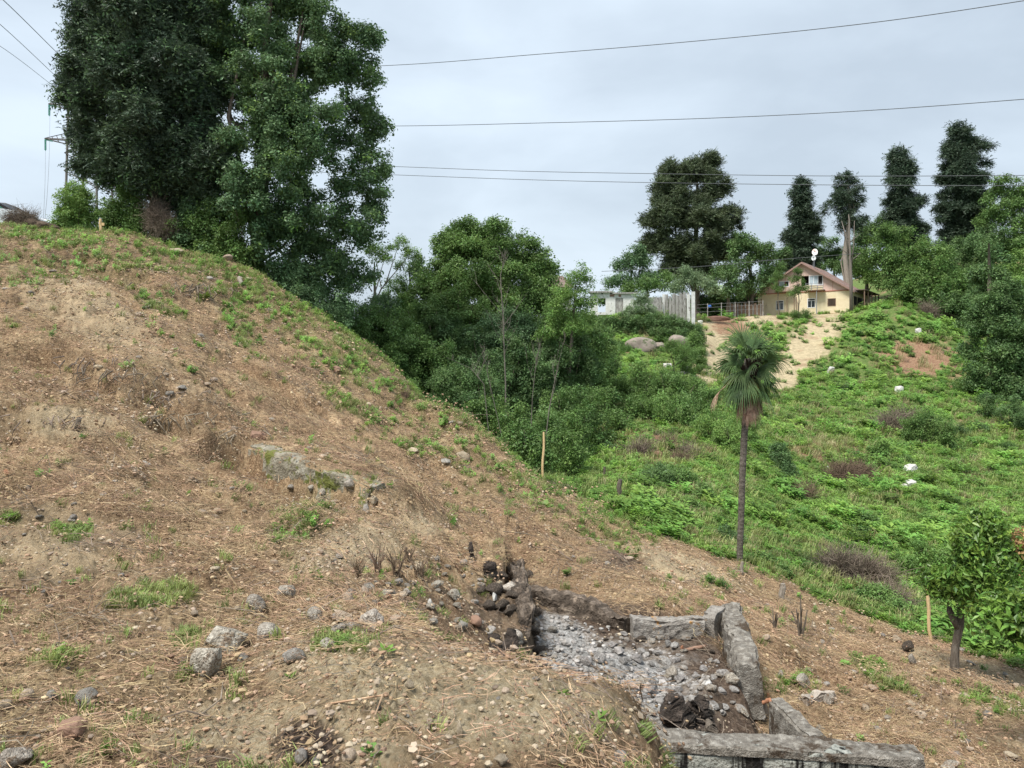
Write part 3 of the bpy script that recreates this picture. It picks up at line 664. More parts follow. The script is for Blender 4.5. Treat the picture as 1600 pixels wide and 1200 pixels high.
def limbs(mb, base, top, lobes, r0, n=6, start=.25):
    """tapered limbs from the trunk to the biggest lobes"""
    ls = sorted(lobes, key=lambda q: -q[1])[:n]
    for c_, r in ls:
        t = random.uniform(start, .8); a_ = base.lerp(top, t)
        if c_.z < a_.z: a_ = base.lerp(top, max(.05, start*.5))
        m_ = a_.lerp(c_, .5) + Vector((random.gauss(0, .08), random.gauss(0, .08), -.08)) * (c_ - a_).length
        rr = r0 * (1 - t*.6) * .5
        mb.tube([a_, m_, c_], [rr, rr*.65, rr*.25], 6, cap=False)
def tree(name, label, cat, base, top, lobes, key, dens, trunk_r, scl=1.0, bark='bark', group=None, nsub=7, crown='crown', subr=(.17, .32), squash=.9, inner=.25, nl=7, low=-.5, extra=None, start=.25, keepbig=True):
    root = empty(name, base, label=label, cat=cat, group=group)
    b0 = Vector((0, 0, -.3)); tp = top - base
    mb = MB(); mids = [b0.lerp(tp, t) + Vector((random.gauss(0, .04), random.gauss(0, .04), 0)) * tp.length * .35 * (0 < t < 1) for t in (0, .15, .4, .7, 1)]
    mb.tube(mids, [trunk_r*1.35, trunk_r, trunk_r*.8, trunk_r*.55, trunk_r*.2], 9)
    ll = [(q - base, r) for q, r in lobes]
    limbs(mb, Vector((0, 0, 0)), tp, ll, trunk_r, nl, start)
    mb.build('trunk', M[bark], root, smooth=True, fix=False)
    subs = []
    for c_, r in lobes: subs += sub_lobes(c_, r, nsub, subr, squash, low)
    if keepbig: subs += [(c_, r * (.8 if keepbig is True else keepbig)) for c_, r in lobes]
    pts = shell(subs, dens, .62, .2)
    n = len(pts); scatter(crown, pts, rndrot(n, .45), scl * rng.uniform(.7, 1.3, n), PR[key], root)
    if extra:
        for nm, k2, frac in extra:
            m_ = int(n*frac); idx = rng.choice(n, m_, replace=False)
            scatter(nm, pts[idx] + rng.normal(0, .15*scl, (m_, 3)), rndrot(m_, .45), scl*rng.uniform(.7, 1.2, m_), PR[k2], root)
    return root
def LB(u, v, d, rpx): return (P(u, v, d), rpx / F * d)

# ------------------------------------------------------------------ big trees on the left
dt = 32
g0 = GP(262, 31)
tree('conifer_tree', 'tall dark conifer with drooping sprays at the hilltop, its top out of frame', 'tree', GP(255, 31.5), P(225, -420, 31.5),
     [LB(u, v, d, r) for u, v, d, r in [(180, -20, 32, 75), (255, -40, 31, 80), (160, 60, 32, 52), (230, 40, 30.5, 75), (290, 60, 31.5, 62), (148, 120, 32, 36), (165, 150, 31.5, 58), (245, 130, 30, 72), (300, 150, 30.5, 55), (170, 225, 31.5, 52), (240, 215, 30, 66), (190, 275, 31.5, 34), (255, 285, 30.5, 45), (320, 240, 30, 45), (320, 275, 30, 38), (128, 120, 32, 16), (132, 215, 32, 16), (140, 30, 32, 22), (220, -160, 32, 100), (215, -290, 32, 70)]],
     'conifer', 10, .34, scl=.85, nsub=9, squash=1.0, low=-.9, nl=12, inner=.35, keepbig=True, extra=[('ivy', 'cool', .34)])
tree('broadleaf_tree', 'huge cool green broadleaf tree towering right of the dark conifer', 'tree', GP(400, 31), P(430, -60, 31.5),
     [LB(u, v, d, r*(1.1 if u < 520 else .92)) for u, v, d, r in [(510, 115, 32, 40), (530, 215, 33, 26), (480, 375, 31.5, 32), (575, 60, 32.5, 24), (588, 200, 33, 22), (585, 330, 33, 22), (400, -30, 32, 70), (480, 15, 32, 58), (360, 50, 31.5, 55), (430, 90, 31, 68), (520, 75, 32, 48), (570, 115, 32.5, 34), (350, 140, 31, 50), (560, 170, 33, 40), (470, 175, 31, 58), (400, 215, 30.5, 60), (575, 235, 33, 30), (470, 255, 30.5, 62), (560, 290, 32.5, 46), (400, 300, 30, 50), (340, 330, 30.5, 34), (480, 340, 31, 58), (550, 355, 32, 46), (420, 375, 30.5, 44), (500, 420, 32, 46), (550, 430, 33, 36), (455, 440, 31.5, 36), (520, 480, 33, 36), (430, 150, 32.5, 50), (330, 90, 32, 50), (490, -70, 32, 50), (580, 60, 33, 16), (595, 270, 33, 18)]],
     'cool', 9.5, .26, scl=.62, nsub=9, squash=.9, low=-.9, nl=14, inner=.3, start=.12, extra=[('ivy', 'light', .10)], keepbig=.5)
# shrubs round the foot of the big trees
def bush(label, spots, key='deep', dens=9, scl=.6, group=None, cat='bush', name='bush', nsub=6, stems=True, extra=None, inner=.4, squash=.85, stemmat='twig', low=-.3, floor=True):
    ls = [LB(*s_) for s_ in spots]
    cx = sum(l[0].x for l in ls) / len(ls); cy = sum(l[0].y for l in ls) / len(ls); base = Vector((cx, cy, G(cx, cy)))
    root = empty(name, base, label=label, cat=cat, group=group)
    full = list(ls)
    for c_, r in ls:
        q = c_.copy(); gz_ = G(q.x, q.y)
        while q.z - r*.7 > gz_ and len(full) < 60:
            q = q + Vector((random.gauss(0, .15*r), random.gauss(0, .15*r) - .1*r, -r*.9)); full.append((q.copy(), r*1.05))
    subs = [(c_, r*.85) for c_, r in full]
    for c_, r in full: subs += sub_lobes(c_, r, nsub, (.17, .34), squash, low)
    pts = shell(subs, dens, .65, .2)
    if floor:
        gz = Gv(pts[:, 0], pts[:, 1]); pts = pts[pts[:, 2] > gz - .1]
    n = len(pts); scatter('foliage', pts, rndrot(n, .4), scl * rng.uniform(.7, 1.3, n), PR[key], root)
    if stems:
        mb = MB()
        for c_, r in ls:
            for q in range(3):
                b_ = Vector((c_.x + random.gauss(0, r*.25), c_.y + random.gauss(0, r*.25), 0)); b_.z = G(b_.x, b_.y) - .1
                t_ = c_ + Vector((random.gauss(0, r*.4), random.gauss(0, r*.4), r*.4))
                rr = .012 + .018 * r
                mb.tube([b_ - base, (b_.lerp(t_, .5) + Vector((random.gauss(0, .1*r), 0, 0))) - base, t_ - base], [rr, rr*.7, rr*.3], 5, cap=False)
        mb.build('stem', M[stemmat], root, fix=False)
    if extra:
        for nm, k2, frac in extra:
            m_ = int(n*frac); idx = rng.choice(n, m_, replace=False)
            scatter(nm, pts[idx] + rng.normal(0, .1*scl, (m_, 3)), rndrot(m_, .45), scl*rng.uniform(.7, 1.2, m_), PR[k2], root)
    return root
bush('cone-shaped shrub smothered in bright ivy on the hill crest', [(118, 338, 28.8, 32), (119, 314, 28.8, 26), (121, 296, 28.8, 17), (140, 344, 28.9, 18), (98, 346, 28.6, 18)], 'light', 26, .30, name='ivy_shrub', cat='shrub', nsub=5, inner=.6)
bush('leafy bush under the dark conifer beside the wooden peg', [(185, 345, 30.5, 24), (215, 350, 30.3, 22), (178, 322, 30.6, 14)], 'mid', 9, .42)
bush('ivy thicket at the foot of the huge broadleaf tree', [(310, 360, 30, 34), (350, 375, 30, 34), (390, 400, 30, 32), (330, 330, 30, 26), (370, 340, 30, 30)], 'mid', 10, .45)
bush('dark bush on the crest edge below the huge broadleaf tree', [(440, 430, 30.5, 34), (480, 460, 30.5, 36), (520, 490, 30, 34), (470, 420, 31, 30)], 'cool', 9, .5)
bush('ivy-hung undergrowth between the twig tangle and the peg', [(205, 330, 30.6, 24), (225, 345, 30.4, 22), (200, 300, 31, 20)], 'mid', 10, .42)
bush('leafy undergrowth right of the twig tangle on the crest', [(290, 350, 30.2, 28), (300, 320, 30.6, 26), (330, 370, 30, 24)], 'cool', 10, .42)
# bare twig tangle at the conifer's foot
root = empty('twig_tangle', GP(252, 29.3), label='tangle of bare brown twigs at the foot of the dark conifer', cat='twigs')
pts = shell([(P(247, 345, 29.6), .36), (P(258, 360, 29.5), .36), (P(243, 328, 29.8), .26)], 40, 1.1, .1)
scatter('twigs', pts, rndrot(len(pts), 1.2), rng.uniform(.35, .7, len(pts)), PR['brush'], root)

# ------------------------------------------------------------------ middle: walnut with bare trunk, thicket, saplings
d = 42
root = tree('leaning_tree', 'light green tree with a pale forked trunk against the sky', 'tree', GP(568, 40), P(585, 410, 40),
            [LB(u, v, 40, r) for u, v, r in [(600, 405, 22), (622, 385, 18), (585, 392, 14), (640, 398, 13), (575, 440, 10)]], 'light', 7, .16, scl=.45, bark='bark_pale', nl=5, keepbig=.3, nsub=6, start=.6)
tree('dark_tree', 'small grey-green tree between the forked trunk and the big domed tree', 'tree', GP(640, 44), P(640, 410, 44),
     [LB(u, v, 44, r) for u, v, r in [(622, 450, 26), (650, 425, 30), (675, 450, 26), (600, 470, 14), (640, 480, 20)]], 'deep', 8, .14, scl=.5, nsub=7, nl=7)
tree('domed_tree', 'large domed broadleaf tree in the middle of the thicket', 'tree', GP(760, 42), P(755, 390, 42),
     [LB(u, v, dd, r*1.12) for u, v, dd, r in [(720, 395, 42, 42), (765, 385, 42, 40), (810, 405, 43, 42), (840, 430, 43, 30), (690, 440, 41.5, 36), (745, 440, 40.5, 50), (800, 455, 41, 48), (850, 460, 42, 28), (660, 470, 41, 34), (710, 490, 40, 42), (770, 500, 40, 46), (830, 500, 41, 36), (735, 362, 42.5, 20), (775, 360, 42.5, 18), (700, 372, 42, 18)]],
     'mid', 8, .26, scl=.62, nsub=8, nl=10, subr=(.2, .38), keepbig=.95)
tree('feathery_tree', 'bright feathery tree leaning over the bare saplings beside the ruined building', 'tree', GP(880, 36), P(900, 440, 36),
     [LB(u, v, 36, r) for u, v, r in [(903, 435, 24), (885, 460, 28), (912, 470, 22), (870, 490, 30), (900, 510, 26), (860, 520, 24)]], 'light', 9, .1, scl=.42, nsub=7, nl=6, bark='bark')
TH = [([(590, 500, 36, 30), (620, 515, 36, 34), (560, 515, 34, 24)], 'mid'), ([(640, 540, 34, 36), (680, 555, 34, 34), (610, 560, 33, 24)], 'mid'),
      ([(700, 520, 37, 36), (740, 545, 37, 36), (670, 500, 38, 30)], 'deep'), ([(660, 500, 39, 26), (630, 480, 40, 22)], 'light'),
      ([(720, 585, 31, 34), (760, 600, 30, 32), (690, 600, 30, 24)], 'deep'), ([(800, 560, 34, 38), (840, 580, 34, 34), (780, 590, 33, 30)], 'deep'),
      ([(770, 640, 26, 30), (800, 655, 25, 28), (745, 640, 26, 16)], 'mid'), ([(820, 680, 22.5, 24), (800, 690, 22.5, 16), (842, 695, 22, 18)], 'mid'),
      ([(870, 560, 36, 34), (905, 560, 37, 32), (890, 530, 38, 28)], 'deep'), ([(880, 625, 30, 32), (920, 630, 30, 30), (900, 655, 28, 26)], 'mid'),
      ([(860, 660, 26, 26), (890, 690, 25, 24)], 'mid'), ([(925, 540, 44, 28), (935, 520, 46, 22), (910, 510, 46, 20)], 'mid')]
TL = ['dense bush just right of the pale forked trunk', 'dense bush along the ridge edge in front of the domed tree', 'dark bush under the left side of the domed tree',
      'yellow-green bush between the small grey-green tree and domed tree', 'dark bush behind the crest, left of the tall bare sapling', 'dark bush behind the tall bare sapling',
      'vine-covered bush spilling over the crest below the bare saplings', 'small leafy bush behind the crest beside the pale wooden stake', 'dark bush at the foot of the feathery tree',
      'rounded bush right of the thin bare saplings', 'leafy bush just behind the pale wooden stake', 'bush under the ivy bank left of the shadowed hollow']
TH += [([(700, 470, 39, 36), (665, 500, 38, 34), (735, 490, 38.5, 34)], 'mid'), ([(790, 515, 38, 38), (830, 520, 38, 36), (760, 535, 37, 34)], 'cool'), ([(865, 505, 38, 32), (900, 500, 39, 30), (925, 525, 40, 26)], 'mid'), ([(600, 485, 38, 26), (560, 490, 37, 24), (530, 500, 35, 22)], 'cool')]
TL += ['tall bush filling the left foot of the domed tree', 'tall bush in front of the domed tree trunk', 'tall bush between domed tree and white ruin', 'bush filling the gap under the pale forked trunk']
for (sp_, key), lb in zip(TH, TL):
    bush(lb, sp_, key, 10, .40 if sp_[0][2] < 32 else .5, group='bushes of the middle thicket', nsub=6)
bush('low green ledge of weeds following the crest line', [(560, 540, 27.5, 14), (600, 572, 26.8, 14), (640, 600, 25.5, 14), (680, 628, 24.2, 12), (720, 652, 23, 10)], 'mid', 26, .22, name='weed_strip', cat='weeds', stems=False)
tree('understorey_tree', 'dark slender tree at the left end of the ivy bank', 'tree', GP(935, 50), P(935, 545, 50), [LB(u, v, 50, r) for u, v, r in [(930, 560, 26), (950, 545, 18), (915, 545, 20), (955, 570, 14)]], 'deep', 7, .1, scl=.5)
for u0_, spots, lb in [(955, [(955, 552, 58, 14), (972, 545, 58, 12), (945, 560, 58, 10)], 'small spreading fruit tree left of the pale boulders'),
                       (1052, [(1040, 545, 56, 16), (1062, 545, 56, 18), (1080, 552, 56, 13), (1052, 538, 56, 12)], 'small umbrella-shaped fruit tree on the green slope under the ivy bank')]:
    tree('fruit_tree', lb, 'tree', hit(u0_ + 2, 588 if u0_ > 1000 else 578, 30), P(u0_, 562, spots[0][2]), [LB(*s_) for s_ in spots], 'mid', 9, .09, scl=.36, nsub=5, nl=4, group='fruit trees on the valley side', start=.5)

def sapling(label, pts, r0, nb, spread, m='sap', group='bare saplings in the thicket', name='bare_sapling', blen=.35):
    base = pts[0]; root = empty(name, base, label=label, cat='sapling', group=group)
    rel = [p - base for p in pts]; n = len(rel)
    mb = MB(); mb.tube([rel[0] - Vector((0, 0, .3))] + rel, [r0*.55] + [r0 * .5 * (1 - .75*i/(n-1)) for i in range(n)], 6)
    mb.build('trunk', M[m], root, smooth=True, fix=False)
    tot = (rel[-1] - rel[0]).length; mb = MB()
    for i in range(nb):
        t = random.uniform(.35, .97) * (n-1); k = min(int(t), n-2); p = rel[k].lerp(rel[k+1], t-k)
        a = random.random()*6.28; l = tot * blen * random.uniform(.4, 1) * (1.15 - t/(n-1))
        dr = Vector((math.cos(a)*spread, math.sin(a)*spread, 1)).normalized()
        q1 = p + dr*l*.5; q2 = q1 + (dr + Vector((random.gauss(0,.2), random.gauss(0,.2), .25))).normalized()*l*.5
        r_ = max(r0 * .25 * (1 - t/(n-1)*.6), .008)
        mb.tube([p, q1, q2], [r_, r_*.7, r_*.3], 4, cap=False)
        for j in range(2):
            f = random.uniform(.3, .9); s_ = p.lerp(q2, f); a = random.random()*6.28
            mb.tube([s_, s_ + Vector((math.cos(a)*spread, math.sin(a)*spread, 1)).normalized()*l*.4], [r_*.5, r_*.25], 4, cap=False)
    mb.build('branches', M[m], root, fix=False)
    return root
sapling('tallest bare sapling with upswept twigs in front of the domed tree', [GP(790, 26), P(790, 600, 26), P(786, 500, 26), P(782, 430, 26), P(790, 395, 26)], .06, 26, .8)
sapling('thin bare sapling leaning right beside the pale wooden stake', [GP(845, 22.5), P(858, 640, 22.5), P(870, 580, 22.5), P(884, 520, 22.5)], .045, 9, .4)
sapling('slim forked sapling between the tallest bare sapling and the stake', [GP(826, 23.5), P(832, 620, 23.5), P(838, 560, 23.5), P(852, 510, 23.5)], .035, 9, .35)
sapling('short bare sapling with drooping side twigs behind the crest', [GP(770, 25), P(756, 600, 25), P(735, 575, 25), P(700, 560, 25)], .035, 8, .5)
sapling('grey bare branch arching out of the bush near the crest', [GP(800, 24.5), P(762, 585, 24.5), P(752, 540, 24.5)], .03, 7, .6)

# ------------------------------------------------------------------ trees round the ruin and the house
tree('round_conifer', 'massive rounded dark conifer behind the ruined building', 'tree', GP(1090, 105), P(1090, 262, 105),
     [LB(u, v, dd, r) for u, v, dd, r in [(1050, 300, 105, 34), (1075, 275, 105, 26), (1105, 270, 105, 20), (1110, 300, 105, 30), (1040, 340, 104, 34), (1090, 340, 103, 42), (1130, 350, 105, 28), (1035, 385, 104, 30), (1080, 390, 103, 40), (1125, 390, 104, 34), (1060, 420, 104, 28), (1100, 430, 104, 26), (1045, 268, 105, 14), (1112, 252, 105, 12), (1146, 385, 105, 14), (1016, 380, 105, 12)]],
     'conolive', 2.2, .5, scl=1.6, nsub=8, inner=.45, low=-.7)
def column_conifer(label, u, d, vtop, vbot, prof, key='conifer', dens=2.2, scl=1.5, base=None, tr=.35, nl=6, bark='bark', group='tall conifers by the house'):
    ls = []
    k = len(prof)
    for i, (r, off) in enumerate(prof):
        v = vtop + (vbot - vtop) * (i + .5) / k; ls.append(LB(u + off, v, d, r*.93))
    return tree('tall_conifer', label, 'tree', base or GP(u, d), P(u, vtop - 4, d), ls, key, dens, tr, scl=scl, nsub=9, squash=1.0, low=-.9, inner=.4, subr=(.22, .40), bark=bark, nl=nl, group=group, keepbig=.55)
column_conifer('slim ragged conifer rising behind the yellow house', 1252, 112, 278, 420, [(9, 2), (16, 0), (20, -4), (22, 4), (26, -2), (28, 4), (24, -4)])
column_conifer('sparse conifer with a bare lower trunk behind the house roof', 1322, 106, 270, 355, [(15, 0), (26, 3), (28, -6), (26, 10)], dens=1.2, scl=1.2, tr=.42, bark='bark_pale')
column_conifer('left one of the two tall conifers above the green slope', 1412, 112, 230, 380, [(14, -8), (24, 0), (22, -6), (26, 2), (30, -4), (30, 4)])
column_conifer('tallest conifer standing at the top right above the slope', 1505, 112, 195, 390, [(16, -8), (30, 0), (34, 4), (34, -4), (36, 2), (38, -4), (36, 4)])
tree('fringe_conifer', 'dark tapering conifer at the right edge of the green slope', 'tree', GP(1560, 66), P(1545, 380, 66),
     [LB(u, v, dd, r) for u, v, dd, r in [(1545, 395, 68, 18), (1550, 430, 67, 30), (1560, 470, 66, 40), (1545, 500, 65, 38), (1585, 510, 65, 42), (1560, 550, 64, 46), (1600, 560, 64, 44), (1575, 600, 63, 40), (1620, 610, 62, 40), (1530, 590, 64, 22)]],
     'deep', 4, .35, scl=1.0, nsub=9, low=-.9, inner=.4, squash=1)
def far_tree(label, spots, key, dens=2.0, scl=1.3, d0=None, name='broadleaf_tree', tr=.25, nsub=7, nl=6, group=None, inner=.45):
    u = sum(s_[0] for s_ in spots)/len(spots); v = min(s_[1] for s_ in spots); d_ = d0 or spots[0][2]
    return tree(name, label, 'tree', GP(u, d_), P(u, v, d_), [LB(*s_) for s_ in spots], key, dens, tr, scl=scl, nsub=nsub, nl=nl, group=group, inner=inner)
far_tree('dark green tree between the rounded conifer and the house', [(1165, 385, 100, 28), (1190, 400, 100, 26), (1150, 420, 99, 26), (1195, 435, 99, 22), (1170, 450, 99, 20)], 'deep')
far_tree('airy dark tree just left of the yellow house', [(1212, 420, 103, 18), (1205, 445, 102, 18), (1222, 400, 106, 16)], 'deep')
far_tree('broadleaf tree behind the left end of the ruin', [(975, 415, 95, 20), (1000, 405, 95, 22), (1010, 435, 95, 24), (965, 440, 93, 20)], 'cool')
far_tree('low tree filling the back of the ruined building', [(940, 468, 82, 16), (968, 470, 82, 16)], 'mid', scl=1.0, dens=3)
far_tree('low leafy tree above the white ruined wall', [(1040, 445, 88, 22), (1010, 448, 88, 16), (985, 452, 90, 16)], 'mid', scl=1.1)
far_tree('pale grey-leaved tree above the concrete slab fence', [(1075, 435, 84, 22), (1098, 445, 84, 18), (1060, 450, 84, 16), (1112, 452, 84, 14)], 'grey', scl=.9, dens=3)
far_tree('pale young tree growing in front of the ruin', [(1003, 468, 71, 14), (1000, 482, 71, 17), (985, 488, 71, 12), (1016, 488, 71, 12)], 'grey', scl=.6, dens=5, tr=.1)
far_tree('deep green hedge tree behind the fence left of the house', [(1130, 430, 97, 20), (1145, 455, 96, 18)], 'deep')
for lb, u_, sp_ in [('small clipped tree in front of the left end of the house', 1216, [(1216, 432, 92, 15), (1214, 450, 92, 14), (1218, 419, 92, 10)]), ('small clipped tree hiding the upper left window of the house', 1248, [(1244, 436, 91, 16), (1252, 452, 91, 16), (1240, 456, 91, 13), (1246, 424, 91, 9)])]:
    tree('garden_tree', lb, 'tree', P(u_, 494, sp_[0][2]), P(u_, 425, sp_[0][2]), [(q_[0], q_[1]*.72) for q_ in [LB(*s_) for s_ in sp_]], 'mid', 6, .07, scl=.55, nsub=6, nl=4, group='garden trees before the house', start=.5)
RT = [('large broadleaf tree right of the snag, above the green slope', [(1390, 380, 100, 34), (1375, 405, 99, 26), (1412, 410, 98, 36), (1402, 438, 97, 30), (1430, 440, 96, 32), (1415, 462, 95, 24)], 'mid'),
      ('spreading light green tree in the middle of the right grove', [(1455, 395, 96, 32), (1470, 425, 94, 34), (1440, 450, 94, 30), (1490, 455, 92, 28), (1460, 470, 92, 22)], 'mid'),
      ('broadleaf tree behind the right grove, under the tall conifers', [(1350, 375, 115, 26), (1375, 355, 115, 26), (1340, 400, 114, 22)], 'deep'),
      ('bright green tree at the upper right edge of the photo', [(1570, 300, 105, 26), (1595, 320, 105, 34), (1560, 340, 104, 32), (1610, 370, 103, 40), (1575, 385, 102, 32)], 'mid'),
      ('dark broadleaf tree under the tallest conifer', [(1510, 400, 100, 34), (1535, 380, 102, 32), (1495, 430, 98, 30), (1530, 430, 98, 28), (1500, 470, 94, 22)], 'deep'),
      ('bright tree tucked between two conifers at the far right', [(1590, 420, 95, 34), (1620, 450, 92, 36), (1580, 450, 92, 24)], 'light'),
      ('low dark tree at the shady hill foot below the right grove', [(1480, 478, 90, 22), (1515, 478, 88, 22), (1530, 460, 89, 20)], 'deep'),
      ('leafy tree on the wooded hill behind the house roof', [(1290, 395, 125, 26), (1310, 415, 124, 24), (1275, 420, 124, 22), (1335, 420, 120, 24)], 'deep'),
      ('light green shrub tree between the house and the right grove', [(1352, 425, 108, 16), (1366, 434, 107, 14), (1348, 412, 110, 14)], 'light')]
for lb, sp_, key in RT: far_tree(lb, sp_, key, group='trees of the right-hand grove', scl=1.25, dens=2.3)

bush('dark hedge closing the gap behind the board fence', [(1085 + i*17, 476 - (i % 3)*5, 106, 15) for i in range(8)] + [(1010 + i*14, 478, 100, 13) for i in range(5)], 'deep', 3, 1.2, name='hedge', cat='hedge')
# tall dead snag in front of the house corner
base = P(1330, 492, 93)
root = empty('dead_snag', base, label='tall bare splintered trunk standing before the house corner', cat='dead tree')
mb = MB(); q = [base + Vector((0, 0, -.4))] + [P(u, v, 93) for u, v in ((1330, 440), (1328, 400), (1327, 370), (1327, 345), (1326, 335))]
mb.tube([p - base for p in q], [.21, .19, .16, .13, .08, .03], 9); mb.build('trunk', M['snag'], root, smooth=True)
mb = MB(); mb.tube([P(1327, 400, 93) - base, P(1322, 370, 93) - base, P(1315, 345, 93) - base], [.11, .08, .03], 7); mb.tube([P(1330, 420, 93) - base, P(1334, 380, 93) - base, P(1335, 345, 93) - base], [.09, .06, .03], 7)
for u, v in ((1345, 395), (1310, 385), (1344, 365), (1312, 362)): mb.tube([P(1328, v + 14, 93) - base, P(u, v, 93) - base], [.07, .02], 5)
mb.build('limb', M['snag'], root, smooth=True)

# ------------------------------------------------------------------ ivy bank, boulders, ruin
def Tr(o, s=(1, 1, 1), rz=0): return Matrix.Translation(o) @ Matrix.Rotation(rz, 4, 'Z')
bush('long dark hedge of ivy overhanging the bank below the ruin', [(945, 505, 68, 15), (970, 503, 68, 16), (995, 505, 68, 16), (1020, 503, 68, 16), (1045, 505, 68, 17), (1068, 511, 67.5, 13), (1088, 514, 67, 12), (1062, 505, 68, 10), (1035, 520, 67, 12), (1065, 523, 66.6, 12)], 'deep', 9, .55, name='ivy_hedge', cat='hedge', nsub=6)

def rock_mesh(seed, sub=3, cuts=5, rough=.16, fine=.05, flat=.7):
    r = random.Random(seed); bm = bmesh.new(); bmesh.ops.create_icosphere(bm, subdivisions=sub, radius=1)
    pl = [(Vector((r.gauss(0, 1), r.gauss(0, 1), r.gauss(0, .8))).normalized(), r.uniform(.5, .82) if cuts > 6 else r.uniform(.62, .88)) for _ in range(cuts)]
    off = Vector((seed*7.7, seed*3.1, seed*1.3))
    for v in bm.verts:
        p = v.co.copy()
        for n_, d_ in pl:
            e = p.dot(n_) - d_
            if e > 0: p -= n_ * e * .95
        p *= 1 + rough * mn.noise(p * 1.3 + off) + fine * mn.noise(p * 5 + off) + fine * .6 * mn.noise(p * 11 + off)
        p.z *= flat; v.co = p
    me = bpy.data.meshes.new('rock'); bm.to_mesh(me); bm.free()
    me.polygons.foreach_set('use_smooth', [sub > 2] * len(me.polygons)); return me
def block_mesh(seed, cutn=6, rough=.07):
    """broken squared block: subdivided cube with chipped corners"""
    r = random.Random(seed); bm = bmesh.new(); bmesh.ops.create_cube(bm, size=2)
    bmesh.ops.subdivide_edges(bm, edges=bm.edges[:], cuts=7, use_grid_fill=True)
    pl = [(Vector((r.choice((-1, 1)) * r.uniform(.3, 1), r.choice((-1, 1)) * r.uniform(.3, 1), r.choice((-1, 1)) * r.uniform(.3, 1))).normalized(), r.uniform(1.0, 1.35)) for _ in range(cutn)]
    off = Vector((seed*5.7, seed*2.1, seed*3.3))
    for v in bm.verts:
        p = v.co.copy()
        for n_, d_ in pl:
            e = p.dot(n_) - d_
            if e > 0: p -= n_ * e
        l = p.length
        if l > 1.35: p *= 1 - (l - 1.35) * .25
        p += Vector((mn.noise(p*2 + off), mn.noise(p*2.3 - off), mn.noise(p*1.9 + off*2))) * rough * 1.6 + Vector((mn.noise(p*7 + off), mn.noise(p*7 - off), mn.noise(p*8))) * rough * .6
        v.co = p
    me = bpy.data.meshes.new('block'); bm.to_mesh(me); bm.free(); return me
_rk = {}
def stone(name, label, cat, loc, size, m, rz=0, tilt=(0, 0), kind='rock', seed=None, group=None, sink=.25, cuts=5, sub=3):
    seed = seed if seed is not None else random.randint(1, 9999)
    key = (kind, seed, m, sub)
    if key not in _rk:
        me = rock_mesh(seed, sub, cuts) if kind == 'rock' else block_mesh(seed); me.materials.append(M[m]); _rk[key] = me
    o = bpy.data.objects.new(name, _rk[key]); C.objects.link(o)
    o.scale = size; o.rotation_euler = (tilt[0], tilt[1], rz); o.location = Vector(loc) + Vector((0, 0, size[2] * (1 - 2*sink) * (.7 if kind == 'rock' else 1)))
    return tag(o, label, cat, group)
stone('boulder', 'wide pale boulder under the left part of the ivy bank', 'rock', P(1002, 548, 65.2), (1.35, .9, 1.15), 'rock_face', seed=3)
stone('boulder', 'pale boulder under the right part of the ivy bank', 'rock', P(1062, 543, 65.5), (1.1, .8, 1.1), 'rock_face', seed=8)
stone('boulder', 'low brownish boulder between the two pale boulders of the bank', 'rock', P(1030, 546, 65.4), (.7, .6, .6), 'rock_face', seed=12)

# ruin
M['whitewash'] = mat('whitewashed_wall', [(.50, .50, .47), (.74, .74, .71)], scale=3, bump=.4, blotch=[((.24, .22, .20), 1.6, .60), ((.36, .20, .15), 2.3, .66)])
M['old_concrete'] = mat('weathered_slab', [(.13, .12, .11), (.30, .29, .27), (.50, .49, .46)], scale=4, bump=.6, stretch=(2, 2, .6), blotch=((.10, .09, .08), 3, .6))
M['dark_wood'] = mat('dark_wood', [(.06, .05, .045), (.14, .12, .105)], scale=10, bump=.4, stretch=(1, 1, .3))
M['rusty_roof'] = mat('rusty_roof', [(.11, .075, .065), (.19, .135, .12), (.27, .205, .185)], scale=5, bump=.3, stretch=(1, .3, 1))
M['pink_wall'] = mat('pink_render', [(.56, .40, .335), (.64, .48, .41)], scale=2, bump=.15)
M['yellow_wall'] = mat('yellow_render', [(.64, .53, .34), (.74, .65, .46)], scale=2, bump=.15, blotch=((.48, .40, .27), 1.2, .62))
M['white_paint'] = mat('white_paint', [(.74, .74, .74), (.82, .82, .82)], scale=5, bump=0)
M['glass'] = mat('window_glass', [(.02, .025, .03), (.05, .06, .07)], scale=2, rough=.08, bump=0, spec=.6)
M['dark_void'] = mat('dark_room', [(.02, .018, .016), (.03, .028, .025)], scale=2, bump=0)
M['curtain'] = mat('net_curtain', [(.30, .38, .42), (.52, .60, .64)], scale=8, bump=0, stretch=(5, 5, .6))
M['belt'] = mat('red_trim', [(.34, .13, .09), (.42, .19, .14)], scale=6, bump=.1)
M['rake'] = mat('rake_board', [(.24, .15, .125), (.33, .22, .19)], scale=6, bump=.1)
M['steel'] = mat('galvanised_steel', [(.28, .29, .30), (.42, .43, .44)], scale=12, rough=.5, bump=0, metal=.6)
M['rust_wood'] = mat('brown_boards', [(.17, .11, .075), (.30, .21, .15)], scale=8, bump=.4, stretch=(3, 3, .4))
rb = P(922, 492, 75); root = empty('ruined_building', rb, rz=R(-8), label='roofless white building shell with empty window and doorway above the ivy', cat='building')
W = 4.3; H = 2.35; t = .22
def wallpiece(name, x0, x1, z0, z1, m='whitewash', y0=0, y1=t): return MB().box((x0, y0, z0), (x1, y1, z1)).build(name, M[m], root)
mb = MB()
xs = [(0, .75, 0, 1.62), (1.5, 2.45, 0, 1.62), (3.2, W, 0, 1.62)]
for x0, x1, z0, z1 in xs: mb.box((x0, 0, z0), (x1, t, z1))
